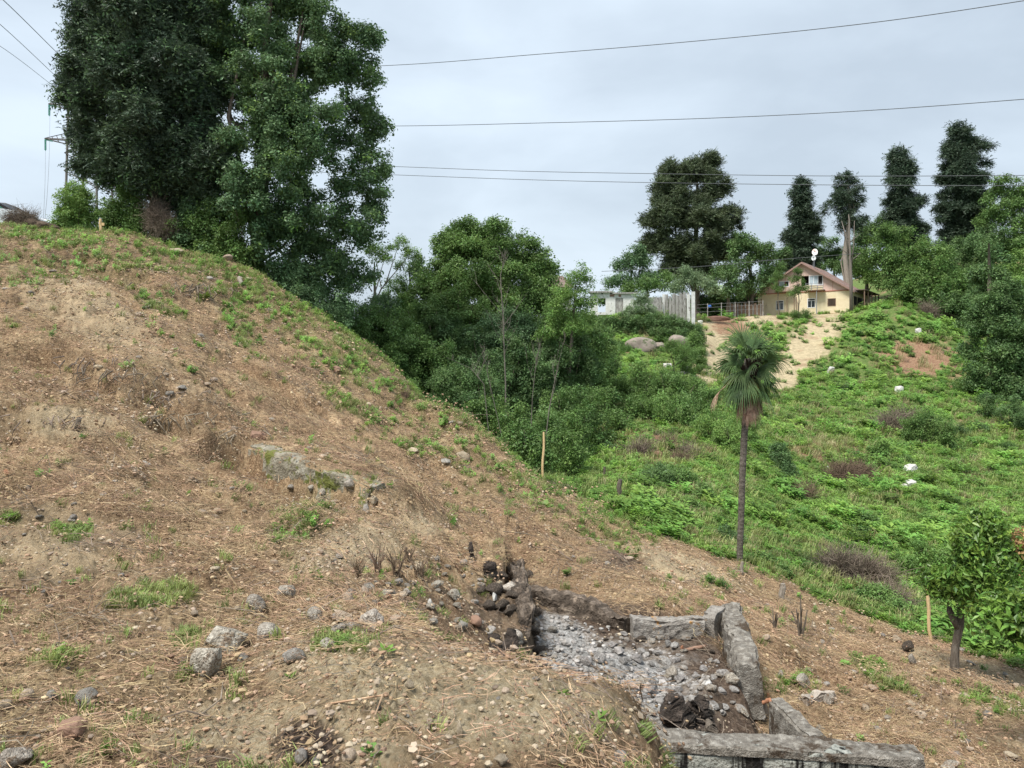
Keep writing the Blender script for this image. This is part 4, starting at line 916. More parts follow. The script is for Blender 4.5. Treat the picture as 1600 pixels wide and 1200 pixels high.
mb.box((.75, 0, 0), (1.5, t, .25)); mb.box((0, .0, 1.62), (W, t, H - .2))
mb.build('wall', M['whitewash'], root)
for i in range(5): MB().box((.25 + i*.85, -.003, H - .35), (.37 + i*.85, .1, H - .2)).build('beam_hole', M['dark_void'], root)
MB().box((1.9, -.012, 1.75), (2.35, .02, 1.98)).build('brick_patch', M['brick'], root); MB().box((2.75, -.012, 1.72), (3.0, .02, 1.95)).build('brick_patch', M['brick'], root)
mb = MB(); mb.box((-.15, -.3, H - .2), (W*.5, 1.2, H - .06)); mb.box((W*.5, -.25, H - .34), (W + .3, 1.1, H - .21)); mb.build('roof_slab', M['old_concrete'], root)
for xa, xb_ in ((2.0, W), (0, .5)): MB().box((xa, 3.0, 0), (xb_, 3.2, H - .36)).build('rear_wall', M['old_concrete'], root)
MB().box((0, t, 0), (.2, 3.0, H - .21)).build('side_wall', M['whitewash'], root)
for i in range(3): MB().box((2.47 + i*.245, .08, 0), (2.69 + i*.245, .13, 1.6)).build('door_board', M['old_concrete'], root)
# slab fence
a0, a1 = P(1036, 489, 77), P(1078, 499, 70); n_ = 15
base = (a0 + a1) / 2; root = empty('slab_fence', base, label='fence of upright broken concrete slabs right of the ruin', cat='fence')
for i in range(n_):
    p = a0.lerp(a1, i / n_) - base; q = a0.lerp(a1, (i + (.62 if i % 2 else .9)) / n_) - base; dv = (q - p).normalized(); nv = Vector((-dv.y, dv.x, 0)).normalized() * .07; p += nv * ((i % 2) * 2.2); q += nv * ((i % 2) * 2.2)
    h = 1.75 + .65 * (i / n_) + random.uniform(-.18, .12) - (.5 if i in (4,) else 0); zb = -.35; le = random.uniform(-.05, .05)
    q.z = p.z; mb = MB()
    mb.add([p + Vector((0,0,zb)) - nv, q + Vector((0,0,zb)) - nv, q + Vector((0,0,zb)) + nv, p + Vector((0,0,zb)) + nv,
            p + Vector((le,0,h + .06*random.random())) - nv, q + Vector((le,0,h)) - nv, q + Vector((le,0,h)) + nv, p + Vector((le,0,h)) + nv], [(0,3,2,1),(4,5,6,7),(0,1,5,4),(1,2,6,5),(2,3,7,6),(3,0,4,7)])
    mb.build('slab', M['whitewash' if i in (0, n_-1) else 'old_concrete'], root)
MB().box((-.14, -.14, -.5), (.14, .14, 2.5)).build('end_post', M['whitewash'], root).location = a1 - base + Vector((.25, -.2, 0))
la, lb_ = P(987, 490, 76.2), P(1034, 489, 76.2); root = empty('link_wall', la, label='low white wall stretch between the roofless building and the slab fence', cat='wall')
MB().box((0, 0, -1), ((lb_ - la).x * .55, .2, 1.35)).build('wall_section', M['whitewash'], root); MB().box(((lb_ - la).x * .55 + .003, .02, -1), ((lb_ - la).x, .2, 1.62)).build('wall_section', M['old_concrete'], root)
# bit of dark roof seen over the thicket
rb = P(872, 446, 85); root = empty('distant_roof_house', rb, rz=R(20), label='small dark house roof peeping over the thicket beside the feathery tree', cat='house')
MB().box((-1.6, 0, -3), (1.6, 3, -.1)).build('wall', M['old_concrete'], root)
mb = MB(); mb.add([(-1.9, -.3, -.2), (1.9, -.3, -.2), (1.9, 3.3, -.2), (-1.9, 3.3, -.2), (-1.2, 1.5, 1.25), (1.2, 1.5, 1.25)], [(0,1,5,4), (2,3,4,5), (1,2,5), (3,0,4), (0,3,2,1)]); mb.build('roof', M['rusty_roof'], root)

# ------------------------------------------------------------------ the house
HZ = 5.55; hb = Vector((37.3, 98.5, HZ)); yaw = R(-35)
house = empty('house', hb, yaw, label='two-storey house with pink gable, yellow ground floor and brown roof', cat='house')
HW, HD, EZ, RZ_ = 5.75, 11.2, 3.0, 6.65
def hpart(name, mb, m, parent=house, **k): return mb.build(name, M[m], parent, **k)
# ground-floor front wall with window openings
ops = [(-3.4, -2.4, .75, 2.0), (.55, 1.55, .9, 2.1), (3.0, 4.0, 1.0, 2.0)]
mb = MB(); x = -HW
for x0, x1, z0, z1 in ops:
    mb.box((x, 0, -.8), (x0, .25, EZ - .12)); mb.box((x0, 0, -.8), (x1, .25, z0)); mb.box((x0, 0, z1), (x1, .25, EZ - .12)); x = x1
mb.box((x, 0, -.8), (HW, .25, EZ - .12)); hpart('front_wall', mb, 'yellow_wall')
hpart('side_wall', MB().box((HW - .25, .25, -.8), (HW, HD, EZ - .12)), 'yellow_wall')
hpart('side_wall', MB().box((-HW, .25, -.8), (-HW + .25, HD, EZ - .12)), 'yellow_wall'); hpart('rear_wall', MB().box((-HW + .25, HD - .25, -.8), (HW - .25, HD, EZ - .12)), 'yellow_wall')
hpart('floor_slab', MB().box((-HW + .26, .26, EZ - .3), (HW - .26, HD - .26, EZ - .13)), 'dark_void')
hpart('belt', MB().box((-HW - .05, -.06, EZ - .12), (HW + .05, HD, EZ)), 'belt')
# gable with an opening for the upper windows: built from columns of wall
slope = (RZ_ - EZ) / HW
def gz(x): return RZ_ - abs(x) * slope - .02
mb = MB()
def gcol(x0, x1, z0, z1=None):
    za, zb = (gz(x0), gz(x1)) if z1 is None else (z1, z1)
    for y in (0, .22): pass
    mb.add([(x0, 0, z0), (x1, 0, z0), (x1, .22, z0), (x0, .22, z0), (x0, 0, za), (x1, 0, zb), (x1, .22, zb), (x0, .22, za)], [(0,3,2,1),(4,5,6,7),(0,1,5,4),(1,2,6,5),(2,3,7,6),(3,0,4,7)])
up = [(-3.0, -1.7, 3.75, 4.5), (-.2, 2.45, 3.75, 5.0)]
gcol(-HW, -3.0, EZ); gcol(-3.0, -1.7, EZ, 3.75)
mb.add([(-3.0, 0, 4.5), (-1.7, 0, 4.5), (-1.7, .22, 4.5), (-3.0, .22, 4.5), (-3.0, 0, gz(-3.0)), (-1.7, 0, gz(-1.7)), (-1.7, .22, gz(-1.7)), (-3.0, .22, gz(-3.0))], [(0,3,2,1),(4,5,6,7),(0,1,5,4),(1,2,6,5),(2,3,7,6),(3,0,4,7)])
gcol(-1.7, -.2, EZ); gcol(-.2, 2.45, EZ, 3.75)
for x0, x1 in ((-.2, 0), (0, 2.45)):
    mb.add([(x0, 0, 5.0), (x1, 0, 5.0), (x1, .22, 5.0), (x0, .22, 5.0), (x0, 0, gz(x0)), (x1, 0, gz(x1)), (x1, .22, gz(x1)), (x0, .22, gz(x0))], [(0,3,2,1),(4,5,6,7),(0,1,5,4),(1,2,6,5),(2,3,7,6),(3,0,4,7)])
gcol(2.45, HW, EZ); hpart('gable_wall', mb, 'pink_wall')
hpart('attic_room', MB().box((-3.2, 1.5, EZ + .01), (2.7, 1.6, 5.0)), 'dark_void')
for x in (-4.4, -2.2, 3.6): hpart('panel_joint', MB().box((x, -.012, EZ + .02), (x + .04, .01, gz(x) - .15)), 'belt')
# roof: two slopes of sheets with ribs, rake boards
for s in (-1, 1):
    ov = .55; ex = HW + ov; ez = RZ_ - ex * slope
    mb = MB(); th = .1
    mb.add([(0, -.6, RZ_ + .02), (s*ex, -.6, ez + .02), (s*ex, HD + .5, ez + .02), (0, HD + .5, RZ_ + .02), (0, -.6, RZ_ + th), (s*ex, -.6, ez + th), (s*ex, HD + .5, ez + th), (0, HD + .5, RZ_ + th)], [(0,3,2,1),(4,5,6,7),(0,1,5,4),(1,2,6,5),(2,3,7,6),(3,0,4,7)])
    rf = hpart('roof', mb, 'rusty_roof')
    for i in range(13):
        y = -.5 + i * .98; mb = MB(); mb.tube([(s*.05, y, RZ_ + th), (s*ex, y, ez + th)], .045, 5); hpart('sheet_rib', mb, 'rusty_roof', rf)
    mb = MB(); mb.add([(0, -.66, RZ_ - .12), (s*ex, -.66, ez - .12), (s*ex, -.61, ez - .12), (0, -.61, RZ_ - .12), (0, -.66, RZ_ + .13), (s*ex, -.66, ez + .13), (s*ex, -.61, ez + .13), (0, -.61, RZ_ + .13)], [(0,3,2,1),(4,5,6,7),(0,1,5,4),(1,2,6,5),(2,3,7,6),(3,0,4,7)])
    hpart('rake_board', mb, 'rake')
def window(x0, x1, z0, z1, n, fill='glass', parent=house, frame='white_paint', transom=None, y=-.02):
    f = .075; mb = MB()
    mb.box((x0, y, z0), (x0 + f, y + .12, z1)); mb.box((x1 - f, y, z0), (x1, y + .12, z1)); mb.box((x0 + f, y, z0), (x1 - f, y + .12, z0 + f)); mb.box((x0 + f, y, z1 - f), (x1 - f, y + .12, z1))
    xs_ = [x0 + f + (x1 - x0 - 2*f) * i / n for i in range(n + 1)]
    zt = z1 - f if transom is None else transom
    for i in range(1, n): mb.box((xs_[i] - .03, y + .01, z0 + f), (xs_[i] + .03, y + .11, zt))
    if transom: mb.box((x0 + f, y + .012, transom), (x1 - f, y + .108, transom + .06))
    w_ = hpart('window', mb, frame, parent)
    for i in range(n):
        fl = fill[i] if isinstance(fill, (list, tuple)) else fill
        hpart('pane', MB().box((xs_[i] + .001, y + .05, z0 + f), (xs_[i+1] - .001, y + .065, zt)), fl, w_)
    if transom: hpart('pane', MB().box((x0 + f, y + .05, transom + .061), (x1 - f, y + .065, z1 - f)), 'dark_void', w_)
    return w_
window(-3.4, -2.4, .75, 2.0, 2, transom=1.66); window(.55, 1.55, .9, 2.1, 2, transom=1.78)
w_ = window(3.0, 4.0, 1.0, 2.0, 1, frame='rust_wood', fill='dark_void')
for i in range(6): hpart('grille_bar', MB().box((3.12 + i*.145, -.05, 1.05), (3.145 + i*.145, -.025, 1.95)), 'rust_wood', w_)
window(.75, 2.45, 3.75, 5.0, 3, ['curtain', 'curtain', 'dark_void']); window(-3.0, -1.7, 3.75, 4.5, 2, ['curtain', 'dark_void'])
# balcony
b = hpart('balcony', MB().box((.6, -1.05, 3.0), (2.75, -.07, 3.12)), 'rust_wood')
hpart('parapet', MB().box((.66, -1.0, 3.12), (1.9, -.94, 3.72)), 'yellow_wall', b); hpart('parapet', MB().box((1.9, -1.0, 3.12), (2.7, -.94, 3.55)), 'yellow_wall', b)
for z in (3.35, 3.6, 3.85): hpart('rail', MB().box((.6, -1.06, z), (2.75, -1.02, z + .04)), 'steel', b)
for x in (.62, 1.3, 2.0, 2.7): hpart('rail_post', MB().box((x, -1.1, 3.0), (x + .05, -1.07, 4.0)), 'steel', b)
hpart('balcony', MB().box((-3.3, -1.05, 3.02), (-.9, -.07, 3.14)), 'rust_wood')
hpart('gutter_pipe', (lambda m_: (m_.tube([(1.9, -.9, -.6), (1.9, -.9, 3.0)], .06, 6), m_)[1])(MB()), 'steel')
for x in (-5.2, -1.9, -.7, 3.4 - 4.4): hpart('prop_post', MB().box((x, -.5, -.8), (x + .09, -.41, 2.3)), 'rust_wood')
# side porch on the right wall
pc = hpart('porch', MB().box((HW + .02, .9, EZ - .05), (HW + 1.5, HD - .2, EZ + .03)), 'rusty_roof')
for i in range(5): hpart('porch_post', MB().box((HW + 1.3, 1.0 + i*2.4, -.8), (HW + 1.42, 1.12 + i*2.4, EZ - .06)), 'rust_wood', pc)
for y0, y1 in ((1.6, 3.4), (3.9, 6.6), (7.2, 9.6)): hpart('side_window', MB().box((HW + .004, y0, .5), (HW + .05, y1, 2.3)), 'dark_void')
hpart('side_door', MB().box((HW + .004, 6.7, -.3), (HW + .06, 7.1, 2.3)), 'white_paint')
# satellite dishes on masts behind the ridge
def dish(lb, local, r, m, hz):
    base = hb + Matrix.Rotation(yaw, 3, 'Z') @ Vector(local)
    root = empty('satellite_dish', base, label=lb, cat='satellite dish')
    mb = MB(); mb.tube([(0, 0, 0), (0, 0, hz)], .04, 6); mb.build('mast', M['steel'], root)
    mb = MB(); n1_, n2_ = 5, 20; nrm = Vector((-.35, -.9, .25)).normalized(); a_ = nrm.cross(Vector((0, 0, 1))).normalized(); b_ = a_.cross(nrm)
    c0 = Vector((0, -.15, hz)); vs_ = [c0 - nrm*.14*r]
    for i in range(1, n1_ + 1):
        q = i / n1_
        for j in range(n2_): an = 2*math.pi*j/n2_; vs_.append(c0 + (a_*math.cos(an)*.78 + b_*math.sin(an)) * r * q + nrm * .14*r*(q*q - 1))
    fs = [(0, 1 + j, 1 + (j+1) % n2_) for j in range(n2_)] + [(1 + (i-1)*n2_ + j, 1 + i*n2_ + j, 1 + i*n2_ + (j+1) % n2_, 1 + (i-1)*n2_ + (j+1) % n2_) for i in range(1, n1_) for j in range(n2_)]
    mb.add(vs_, fs); o = mb.build('dish', M[m], root, smooth=True, fix=False)
    md = o.modifiers.new('thick', 'SOLIDIFY'); md.thickness = .025
    mb = MB(); mb.tube([c0 - b_*r*.95, c0 + nrm*r*.75 - b_*.1], .018, 5); mb.box(tuple(c0 + nrm*r*.8 - Vector((.05, .05, .1))), tuple(c0 + nrm*r*.8 + Vector((.05, .05, .05)))); mb.build('receiver_arm', M['steel'], root)
M['dish_red'] = mat('white_dish_reddish_face', [(.74, .72, .69), (.80, .78, .76)], scale=2, bump=0, blotch=((.75, .42, .34), 1.7, .52))
M['dish_grey'] = mat('grey_dish', [(.48, .50, .50), (.62, .64, .64)], scale=2, bump=0)
dish('upper white satellite dish with a reddish face on the house ridge', (1.3, .5, RZ_ - .6), .46, 'dish_red', 1.95)
dish('lower grey satellite dish just above the house ridge', (1.25, .1, RZ_ - .6), .36, 'dish_grey', 1.15)

# board fence, wire fence and clutter left of the house
fa, fb = P(1140, 497, 99), P(1192, 497, 99); base = fa.copy(); root = empty('board_fence', base, label='weathered fence of upright boards between trees and house', cat='fence')
for i in range(26):
    x0 = (fb.x - fa.x) * i / 26; MB().box((x0, random.uniform(-.03, .03), -.6), (x0 + .145, .03 + .03, 1.75 + random.uniform(-.15, .25))).build('board', M['rust_wood' if i % 3 else 'old_concrete'], root)
a0, a1 = P(1084, 496, 93), P(1192, 490, 93); base = a0.copy(); root = empty('wire_fence', base, label='thin wire fence on pale posts along the terrace edge', cat='fence')
for i in range(6):
    p = a0.lerp(a1, i/5) - base; MB().box((p.x - .04, p.y - .04, p.z - .8), (p.x + .04, p.y + .04, p.z + 1.6)).build('post', M['old_concrete'], root)
for h in (.6, 1.1, 1.5):
    mb = MB(); mb.tube([Vector((0, 0, h)), a1 - base + Vector((0, 0, h))], .012, 4); mb.build('wire', M['steel'], root)
stone('tarp_bundle', 'blue bundle half hidden behind the wire fence', 'bundle', P(1109, 480, 97), (.28, .25, .3), 'glass', seed=5)
M['blue'] = mat('blue_tarp', [(.03, .09, .32), (.06, .16, .45)], scale=4, bump=.3); bpy.data.objects['tarp_bundle'].data.materials[0] = M['blue']
stone('earth_bank', 'reddish brown heap of cut earth beside the wire fence', 'earth heap', P(1112, 502, 88), (2.1, .8, .6), 'brick', seed=9); 
M['red_earth'] = mat('red_earth', [(.13, .07, .05), (.22, .13, .095)], scale=6, bump=1); bpy.data.objects['earth_bank'].data.materials[0] = M['red_earth']

# ------------------------------------------------------------------ shrubs, brush heaps and blocks on the valley side
VS = [('large rounded shrub left of the palm crown', [(1000, 600, 42, 34), (1040, 595, 42, 30), (970, 605, 42, 24), (1060, 610, 41, 26)], 'mid'),
      ('dense shrub in front of the large rounded one, left of the palm', [(1020, 640, 36, 36), (1060, 650, 35, 34), (985, 640, 36, 26), (1075, 630, 36, 22)], 'mid'),
      ('low shrub right behind the palm trunk', [(1110, 665, 33, 30), (1140, 680, 32, 28), (1165, 650, 34, 24)], 'light'),
      ('shrub under the left side of the palm crown', [(1105, 625, 40, 26), (1085, 605, 42, 20)], 'mid'),
      ('leafy shrub hugging the thicket below the fruit trees', [(950, 625, 36, 24), (965, 660, 33, 28), (940, 690, 30, 22)], 'mid'),
      ('round green bush on the bare track right of the palm crown', [(1232, 608, 66, 16), (1222, 614, 66, 10)], 'light'),
      ('rounded bush above the fallen twigs on the open slope', [(1450, 660, 44, 24), (1425, 662, 44, 18), (1475, 668, 43, 15)], 'mid'),
      ('small bush beside the reddish dry patch', [(1380, 700, 38, 14), (1368, 706, 38, 10)], 'light'),
      ('dark scraggy bush between palm and brown brush heap', [(1222, 720, 30, 16), (1232, 738, 29, 14), (1218, 700, 31, 12)], 'deep'),
      ('low bush left of the palm trunk foot', [(1070, 750, 23, 22), (1098, 770, 22, 18), (1055, 740, 24, 14)], 'mid'),
      ('small dark bush right of the pale block', [(1455, 755, 34, 11)], 'deep'),
      ('low bush at the cleared border right of the palm foot', [(1200, 880, 16.3, 14), (1225, 895, 15.8, 15), (1185, 872, 16.6, 10)], 'mid'),
      ('scraggy bush at the cleared border below the large twig pile', [(1385, 935, 14.8, 22), (1360, 925, 15.2, 16), (1405, 955, 14.4, 16)], 'mid'),
      ('light bush behind the citrus tree trunk', [(1440, 860, 18.5, 20), (1475, 870, 18, 18), (1420, 880, 18.2, 12)], 'light'),
      ('dark low bush at the shaded right hill foot', [(1580, 640, 52, 24), (1610, 650, 50, 26), (1545, 625, 55, 16)], 'deep'),
      ('bush on the upper green bank below the house', [(1290, 605, 66, 12), (1280, 622, 60, 12)], 'mid'),
      ('small bush in the middle of the green bank', [(1330, 590, 68, 10)], 'mid'),
      ('shrub growing under the right end of the ivy hedge', [(1085, 530, 63, 14), (1070, 560, 58, 15), (1092, 550, 60, 10)], 'mid'),
      ('weedy shrub on the ledge in front of the yellow wall', [(1245, 492, 88.5, 9), (1258, 490, 88.5, 7)], 'mid')]
for lb, sp_, key in VS:
    d_ = sp_[0][2]; bush(lb, sp_, key, 26 if d_ < 20 else 16 if d_ < 36 else 9, .24 if d_ < 20 else .32 if d_ < 36 else .45, group='shrubs scattered on the valley side', nsub=6, inner=.35)
VL = [(1320, 748, 'reddish brown brush heap'), (1255, 775, 'small dark red brush heap'), (1340, 905, 'largest pile of cut twigs'), (1450, 660, 'rounded bush above the fallen twigs'), (1416, 762, 'long pale block'), (1338, 778, 'flat white slab'), (1285, 816, 'rounded white stone'),
      (1160, 800, 'palm trunk'), (968, 780, 'thin grey stump'), (1070, 750, 'low bush by the palm'), (1500, 880, 'citrus crown'), (1405, 614, 'white upright block'), (1440, 560, 'bare reddish patch'), (1000, 700, 'dry brushwood by the stake'), (1570, 760, 'right edge of the valley'), (1150, 680, 'shrub behind the palm trunk'), (1385, 700, 'small bush by the dry patch')]
vr = random.Random(5); k_ = 0
while k_ < 30:
    u_, v_ = vr.uniform(900, 1600), vr.uniform(600, 900)
    p_ = hit(u_, v_, 12); r_px = vr.uniform(9, 20) * (1.25 if v_ > 740 else .9)
    if p_.y < np.interp(u_, BU, BD)*1.12 or abs(u_ - 1160) < 25: continue
    q_ = min(VL, key=lambda l: (l[0]-u_)**2 + 1.6*(l[1]-v_)**2); dx_, dy_ = u_ - q_[0], v_ - q_[1]; key_ = vr.choice(['mid', 'light', 'deep', 'mid'])
    rel_ = ('right of' if dx_ > 0 else 'left of') if abs(dx_) > 1.3*abs(dy_) else ('below' if dy_ > 0 else 'above')
    bush({'mid': 'leafy', 'light': 'bright green', 'deep': 'dark green'}[key_] + (' knee-high shrublet ' if r_px < 14 else ' low spreading shrub ') + rel_ + ' the ' + q_[2], [(u_, v_ - r_px*.35, p_.y, r_px), (u_ + r_px*.9, v_ - r_px*.2, p_.y, r_px*.6)], key_, 26 if p_.y < 22 else 15 if p_.y < 40 else 8, .22 if p_.y < 22 else .30 if p_.y < 40 else .45, group='low shrubs in the valley weeds', nsub=5, stems=False, name='shrublet', cat='shrub'); k_ += 1
def heap(label, spots, key, dens=30, scl=.8, sq=.5, group='heaps of cut brushwood on the valley side'):
    ls = []
    for u, v, d_, r in spots:
        p = hit(u, v, 12); r *= .82; ls.append((p + Vector((0, 0, r/F*p.y*.1)), r / F * p.y))
    base = ls[0][0].copy(); base.z = G(base.x, base.y); root = empty('brush_heap', base, label=label, cat='brush heap', group=group)
    pts = shell(ls, dens, sq, .1); n = len(pts)
    scatter('twigs', pts, rndrot(n, 1.3), scl*rng.uniform(.6, 1.2, n), PR[key], root)
heap('reddish brown brush heap in the middle of the green slope', [(1320, 748, 0, 22), (1342, 746, 0, 22), (1305, 752, 0, 14)], 'brushr', 26, .9)
heap('small dark red brush heap left of the reddish one', [(1255, 778, 0, 15), (1262, 772, 0, 10)], 'brushr', 34, .7)
heap('largest pile of cut twigs along the cleared border', [(1310, 900, 0, 26), (1345, 905, 0, 28), (1372, 912, 0, 18)], 'brush', 70, .75, .4)
heap('tangle of dead stems beside the scraggy border bush', [(1395, 945, 0, 22)], 'brush', 60, .6, .8)
heap('pale fallen branches in front of the rounded bush', [(1390, 672, 0, 20), (1410, 664, 0, 16)], 'brush', 12, 1.4, .3)
heap('dark brushwood lump left of the palm trunk', [(1062, 722, 0, 16), (1040, 700, 0, 14)], 'brushr', 24, .7)
heap('dry brushwood behind the pale wooden stake', [(1000, 708, 0, 18), (1075, 712, 0, 16)], 'brush', 22, .7)
heap('dark dug-out root heap at the foot of the right grove', [(1450, 492, 0, 14), (1465, 490, 0, 10)], 'brush', 8, 1.6, .6)
heap('brown dead plants by the upper edge of the thicket', [(634, 620, 0, 8)], 'brushr', 60, .4, 1)
for u, v, sx, sy, sz, rz, lb in [(1405, 614, .22, .25, .32, .3, 'white upright block on the upper slope'), (1416, 762, .34, .22, .14, .2, 'long pale block nearest the reddish brush heap'), (1420, 738, .30, .25, .16, .5, 'grey rough stone above the long pale block'),
                                 (1338, 778, .26, .18, .08, 1.2, 'flat white slab below the reddish brush heap'), (1358, 764, .12, .1, .08, 0, 'small white lump between brush heap and flat slab'), (1285, 816, .15, .14, .12, 0, 'rounded white stone in the deep green weeds'),
                                 (1291, 732, .16, .14, .10, .8, 'pale stone left of the reddish brush heap'), (1435, 521, .25, .2, .3, 0, 'small white post-like stone on the high bank'), (1298, 584, .22, .2, .36, .2, 'small white stone beside the sandy track'),
                                 (1070, 588, .3, .25, .22, 0, 'white stone beside the umbrella-shaped fruit tree'), (1075, 580, .25, .2, .2, .5, 'white stone above the fruit tree\'s white stone'), (1043, 574, .28, .2, .18, 0, 'white stone left of the umbrella-shaped fruit tree'),
                                 (1072, 537, .35, .3, .3, 0, 'white lump at the foot of the ivy hedge'), (1475, 735, .15, .12, .1, 0, 'tiny white stone right of the grey rough one'), (1094, 507, .22, .2, .25, 0, 'white stone beside the end of the slab fence')]:
    p = hit(u, v, 12); stone('pale_block', lb, 'stone', p, (sx*1.1, sy, sz), 'white_stone', rz, (random.gauss(0, .15), random.gauss(0, .15)), 'block' if sx > .2 else 'rock', seed=random.randint(1, 5), group='white stones on the valley side', sink=.15)

# ------------------------------------------------------------------ palm
pb = GP(1156, 15.8); root = empty('palm_tree', pb, label='fan palm with tall thin trunk and drooping crown at the cleared border', cat='palm')
pt = P(1171, 570, 15.8)
axis = [Vector((0, 0, -.2)), Vector((0, 0, .25))] + [P(u, v, 15.8) - pb for u, v in ((1158, 810), (1160, 740), (1163, 680), (1167, 630), (1171, 585), (1172, 560))]
mb = MB(); pts = []; rad = []
tot = len(axis) - 1; K = 110
for i in range(K + 1):
    t = i / K * tot; k = min(int(t), tot - 1); pts.append(axis[k].lerp(axis[k+1], t - k))
    f = i / K; r = .062 + .012 * f + (.045 * sst(.8, .95, f)); rad.append(float(r) * (1.03 if i % 2 else .975) + random.uniform(-.002, .002))
mb.tube(pts, rad, 12); mb.build('trunk', M['palm_bark'], root, fix=False)
mb = MB()                                    # fibrous old leaf bases under the crown
for i in range(70):
    a = random.random()*6.28; z = random.uniform(-.62, .05); c0 = pt - pb + Vector((math.cos(a)*.1, math.sin(a)*.1, z))
    mb.tube([c0, c0 + Vector((math.cos(a)*.08, math.sin(a)*.08, .12)), c0 + Vector((math.cos(a)*.16, math.sin(a)*.16, .16 + random.uniform(0, .08)))], [.03, .022, .006], 5)
mb.build('leaf_bases', M['fibre'], root, fix=False)
def fan(L_, dr, pet, n=22, spread=2.5, seed=0, droop=.5, narrow=1.0):
    """fan leaf: petiole then folded segments radiating from its tip"""
    r = random.Random(seed); mb = MB(); d = dr.normalized(); side = d.cross(Vector((0, 0, 1))).normalized()
    if side.length < .5: side = Vector((1, 0, 0))
    up = side.cross(d).normalized()
    p0 = Vector((0, 0, 0)); p1 = d * pet * .5 + Vector((0, 0, .02)); p2 = d * pet + Vector((0, 0, -.06 * pet))
    mb.tube([p0, p1, p2], [.014, .011, .009], 5)
    d2 = (d + Vector((0, 0, -droop * .6))).normalized(); side2 = d2.cross(Vector((0, 0, 1))).normalized(); up2 = side2.cross(d2).normalized()
    ro = Matrix.Rotation(r.uniform(-1.2, 1.2) if narrow == 1 else 0, 3, d2); side2 = ro @ side2; up2 = ro @ up2
    for i in range(n):
        a = (i / (n-1) - .5) * spread * narrow
        dd = (d2 * math.cos(a) + side2 * math.sin(a) + up2 * (.22 * math.cos(a*1.2) - .1)).normalized()
        l = L_ * (1 - .28 * abs(a / (spread*.5 + .01))**1.5) * r.uniform(.8, 1.1)
        w_ = .0125 * (1 if narrow == 1 else .7); sd_ = dd.cross(up2).normalized()
        q = [p2]; cur = dd.copy(); step = l / 4
        for k in range(4):
            cur = (cur + Vector((0, 0, -droop * (.04 + .24 * k)))).normalized(); q.append(q[-1] + cur * step)
        ws = [.35, 1, .85, .5, .08]; vs_ = []
        for k in range(5):
            vs_ += [q[k] - sd_ * w_ * ws[k], q[k] - up2 * w_ * .5 * ws[k], q[k] + sd_ * w_ * ws[k]]
        fs = []
        for k in range(4): fs += [(3*k, 3*k+1, 3*k+4, 3*k+3), (3*k+1, 3*k+2, 3*k+5, 3*k+4)]
        mb.add(vs_, fs)
    return mb
top = pt - pb
M['palm_olive'] = leafmat('palm_olive_leaf', (.10, .13, .035), (.20, .22, .075), trans=.2, rand=.2, scale=3)
for i in range(46):
    el = 1.35 - 2.2 * (i / 45)**.8 + random.uniform(-.22, .22); a = i * 2.39996 + random.uniform(-.45, .45)
    dr = Vector((math.cos(a)*math.cos(el), math.sin(a)*math.cos(el), math.sin(el)))
    Lf = random.uniform(.46, .72); o = fan(Lf, dr, random.uniform(.22, .42), seed=i, droop=.35 + .6*(i/45) + random.uniform(0, .25)).build('frond', M['palm_olive' if (i > 20 and i % 6 == 0) else 'palm_leaf'], root, fix=False)
    o.location = top + Vector((0, 0, .10 - .34*(i/45)))
for i in range(15):
    a = i * .42 + random.uniform(-.1, .1); el = -1.15; rr_ = 1 if i % 3 else 1.1
    dr = Vector((math.cos(a)*math.cos(el), math.sin(a)*math.cos(el), math.sin(el)))
    o = fan(random.uniform(.42, .55), dr, .22, n=16, seed=50+i, droop=1.3, narrow=.3).build('dead_frond', M['palm_dead'], root, fix=False); o.location = top + Vector((math.cos(a)*.07, math.sin(a)*.07, -.28 - .3*random.random()))
o = fan(.5, Vector((-.85, -.2, -.5)), .75, n=16, seed=90, droop=1.3, narrow=.3).build('dead_frond', M['palm_dead'], root, fix=False); o.location = top + Vector((0, 0, -.1))

# ------------------------------------------------------------------ citrus tree and the branch at the right edge
cb = GP(1491, 11.4)
for _ in range(3):   # put its foot where the photograph shows it
    cb = hit(1491, 1052, 7)
dc = cb.y
root = empty('citrus_tree', cb, label='small glossy-leaved citrus tree with crooked dark trunk on the right', cat='tree')
mb = MB(); tk = [cb + Vector((0, 0, -.2))] + [P(u, v, dc) for u, v in ((1491, 1048), (1493, 1010), (1500, 975), (1501, 950), (1510, 925), (1520, 890), (1530, 860))]
mb.tube([p - cb for p in tk], [.078, .062, .052, .056, .045, .04, .03, .02], 10)
mb.tube([p - cb for p in (P(1499, 985, dc), P(1490, 968, dc), P(1484, 955, dc), P(1483, 948, dc))], [.05, .048, .042, .03], 8)
mb.build('trunk', M['bark'], root, smooth=True)
cl_ = [LB(u, v, dc + o_, r) for u, v, o_, r in [(1545, 835, 0, 26), (1525, 860, -.2, 28), (1570, 870, .2, 30), (1510, 900, -.1, 28), (1550, 905, -.3, 34), (1590, 900, .1, 30), (1480, 915, 0, 16), (1530, 930, -.2, 24), (1575, 945, -.2, 30), (1600, 930, .2, 28), (1465, 905, .1, 9), (1545, 815, 0, 12), (1560, 960, .1, 22)]]
subs = []
cl_ = [(c_, r*1.15) for c_, r in cl_]
for c_, r in cl_: subs += sub_lobes(c_, r, 5, (.2, .36), .9, -.7) + [(c_, r*.5)]
pts = shell(subs, 92, .85, .2); n = len(pts); scatter('crown', pts, rndrot(n, .5), rng.uniform(.7, 1.2, n), PR['citrus'], root)
mb = MB()
for c_, r in cl_: mb.tube([tk[-2] - cb, tk[-2].lerp(c_, .5) - cb + Vector((0, 0, -.03)), c_ - cb], [.025, .014, .006], 5, cap=False)
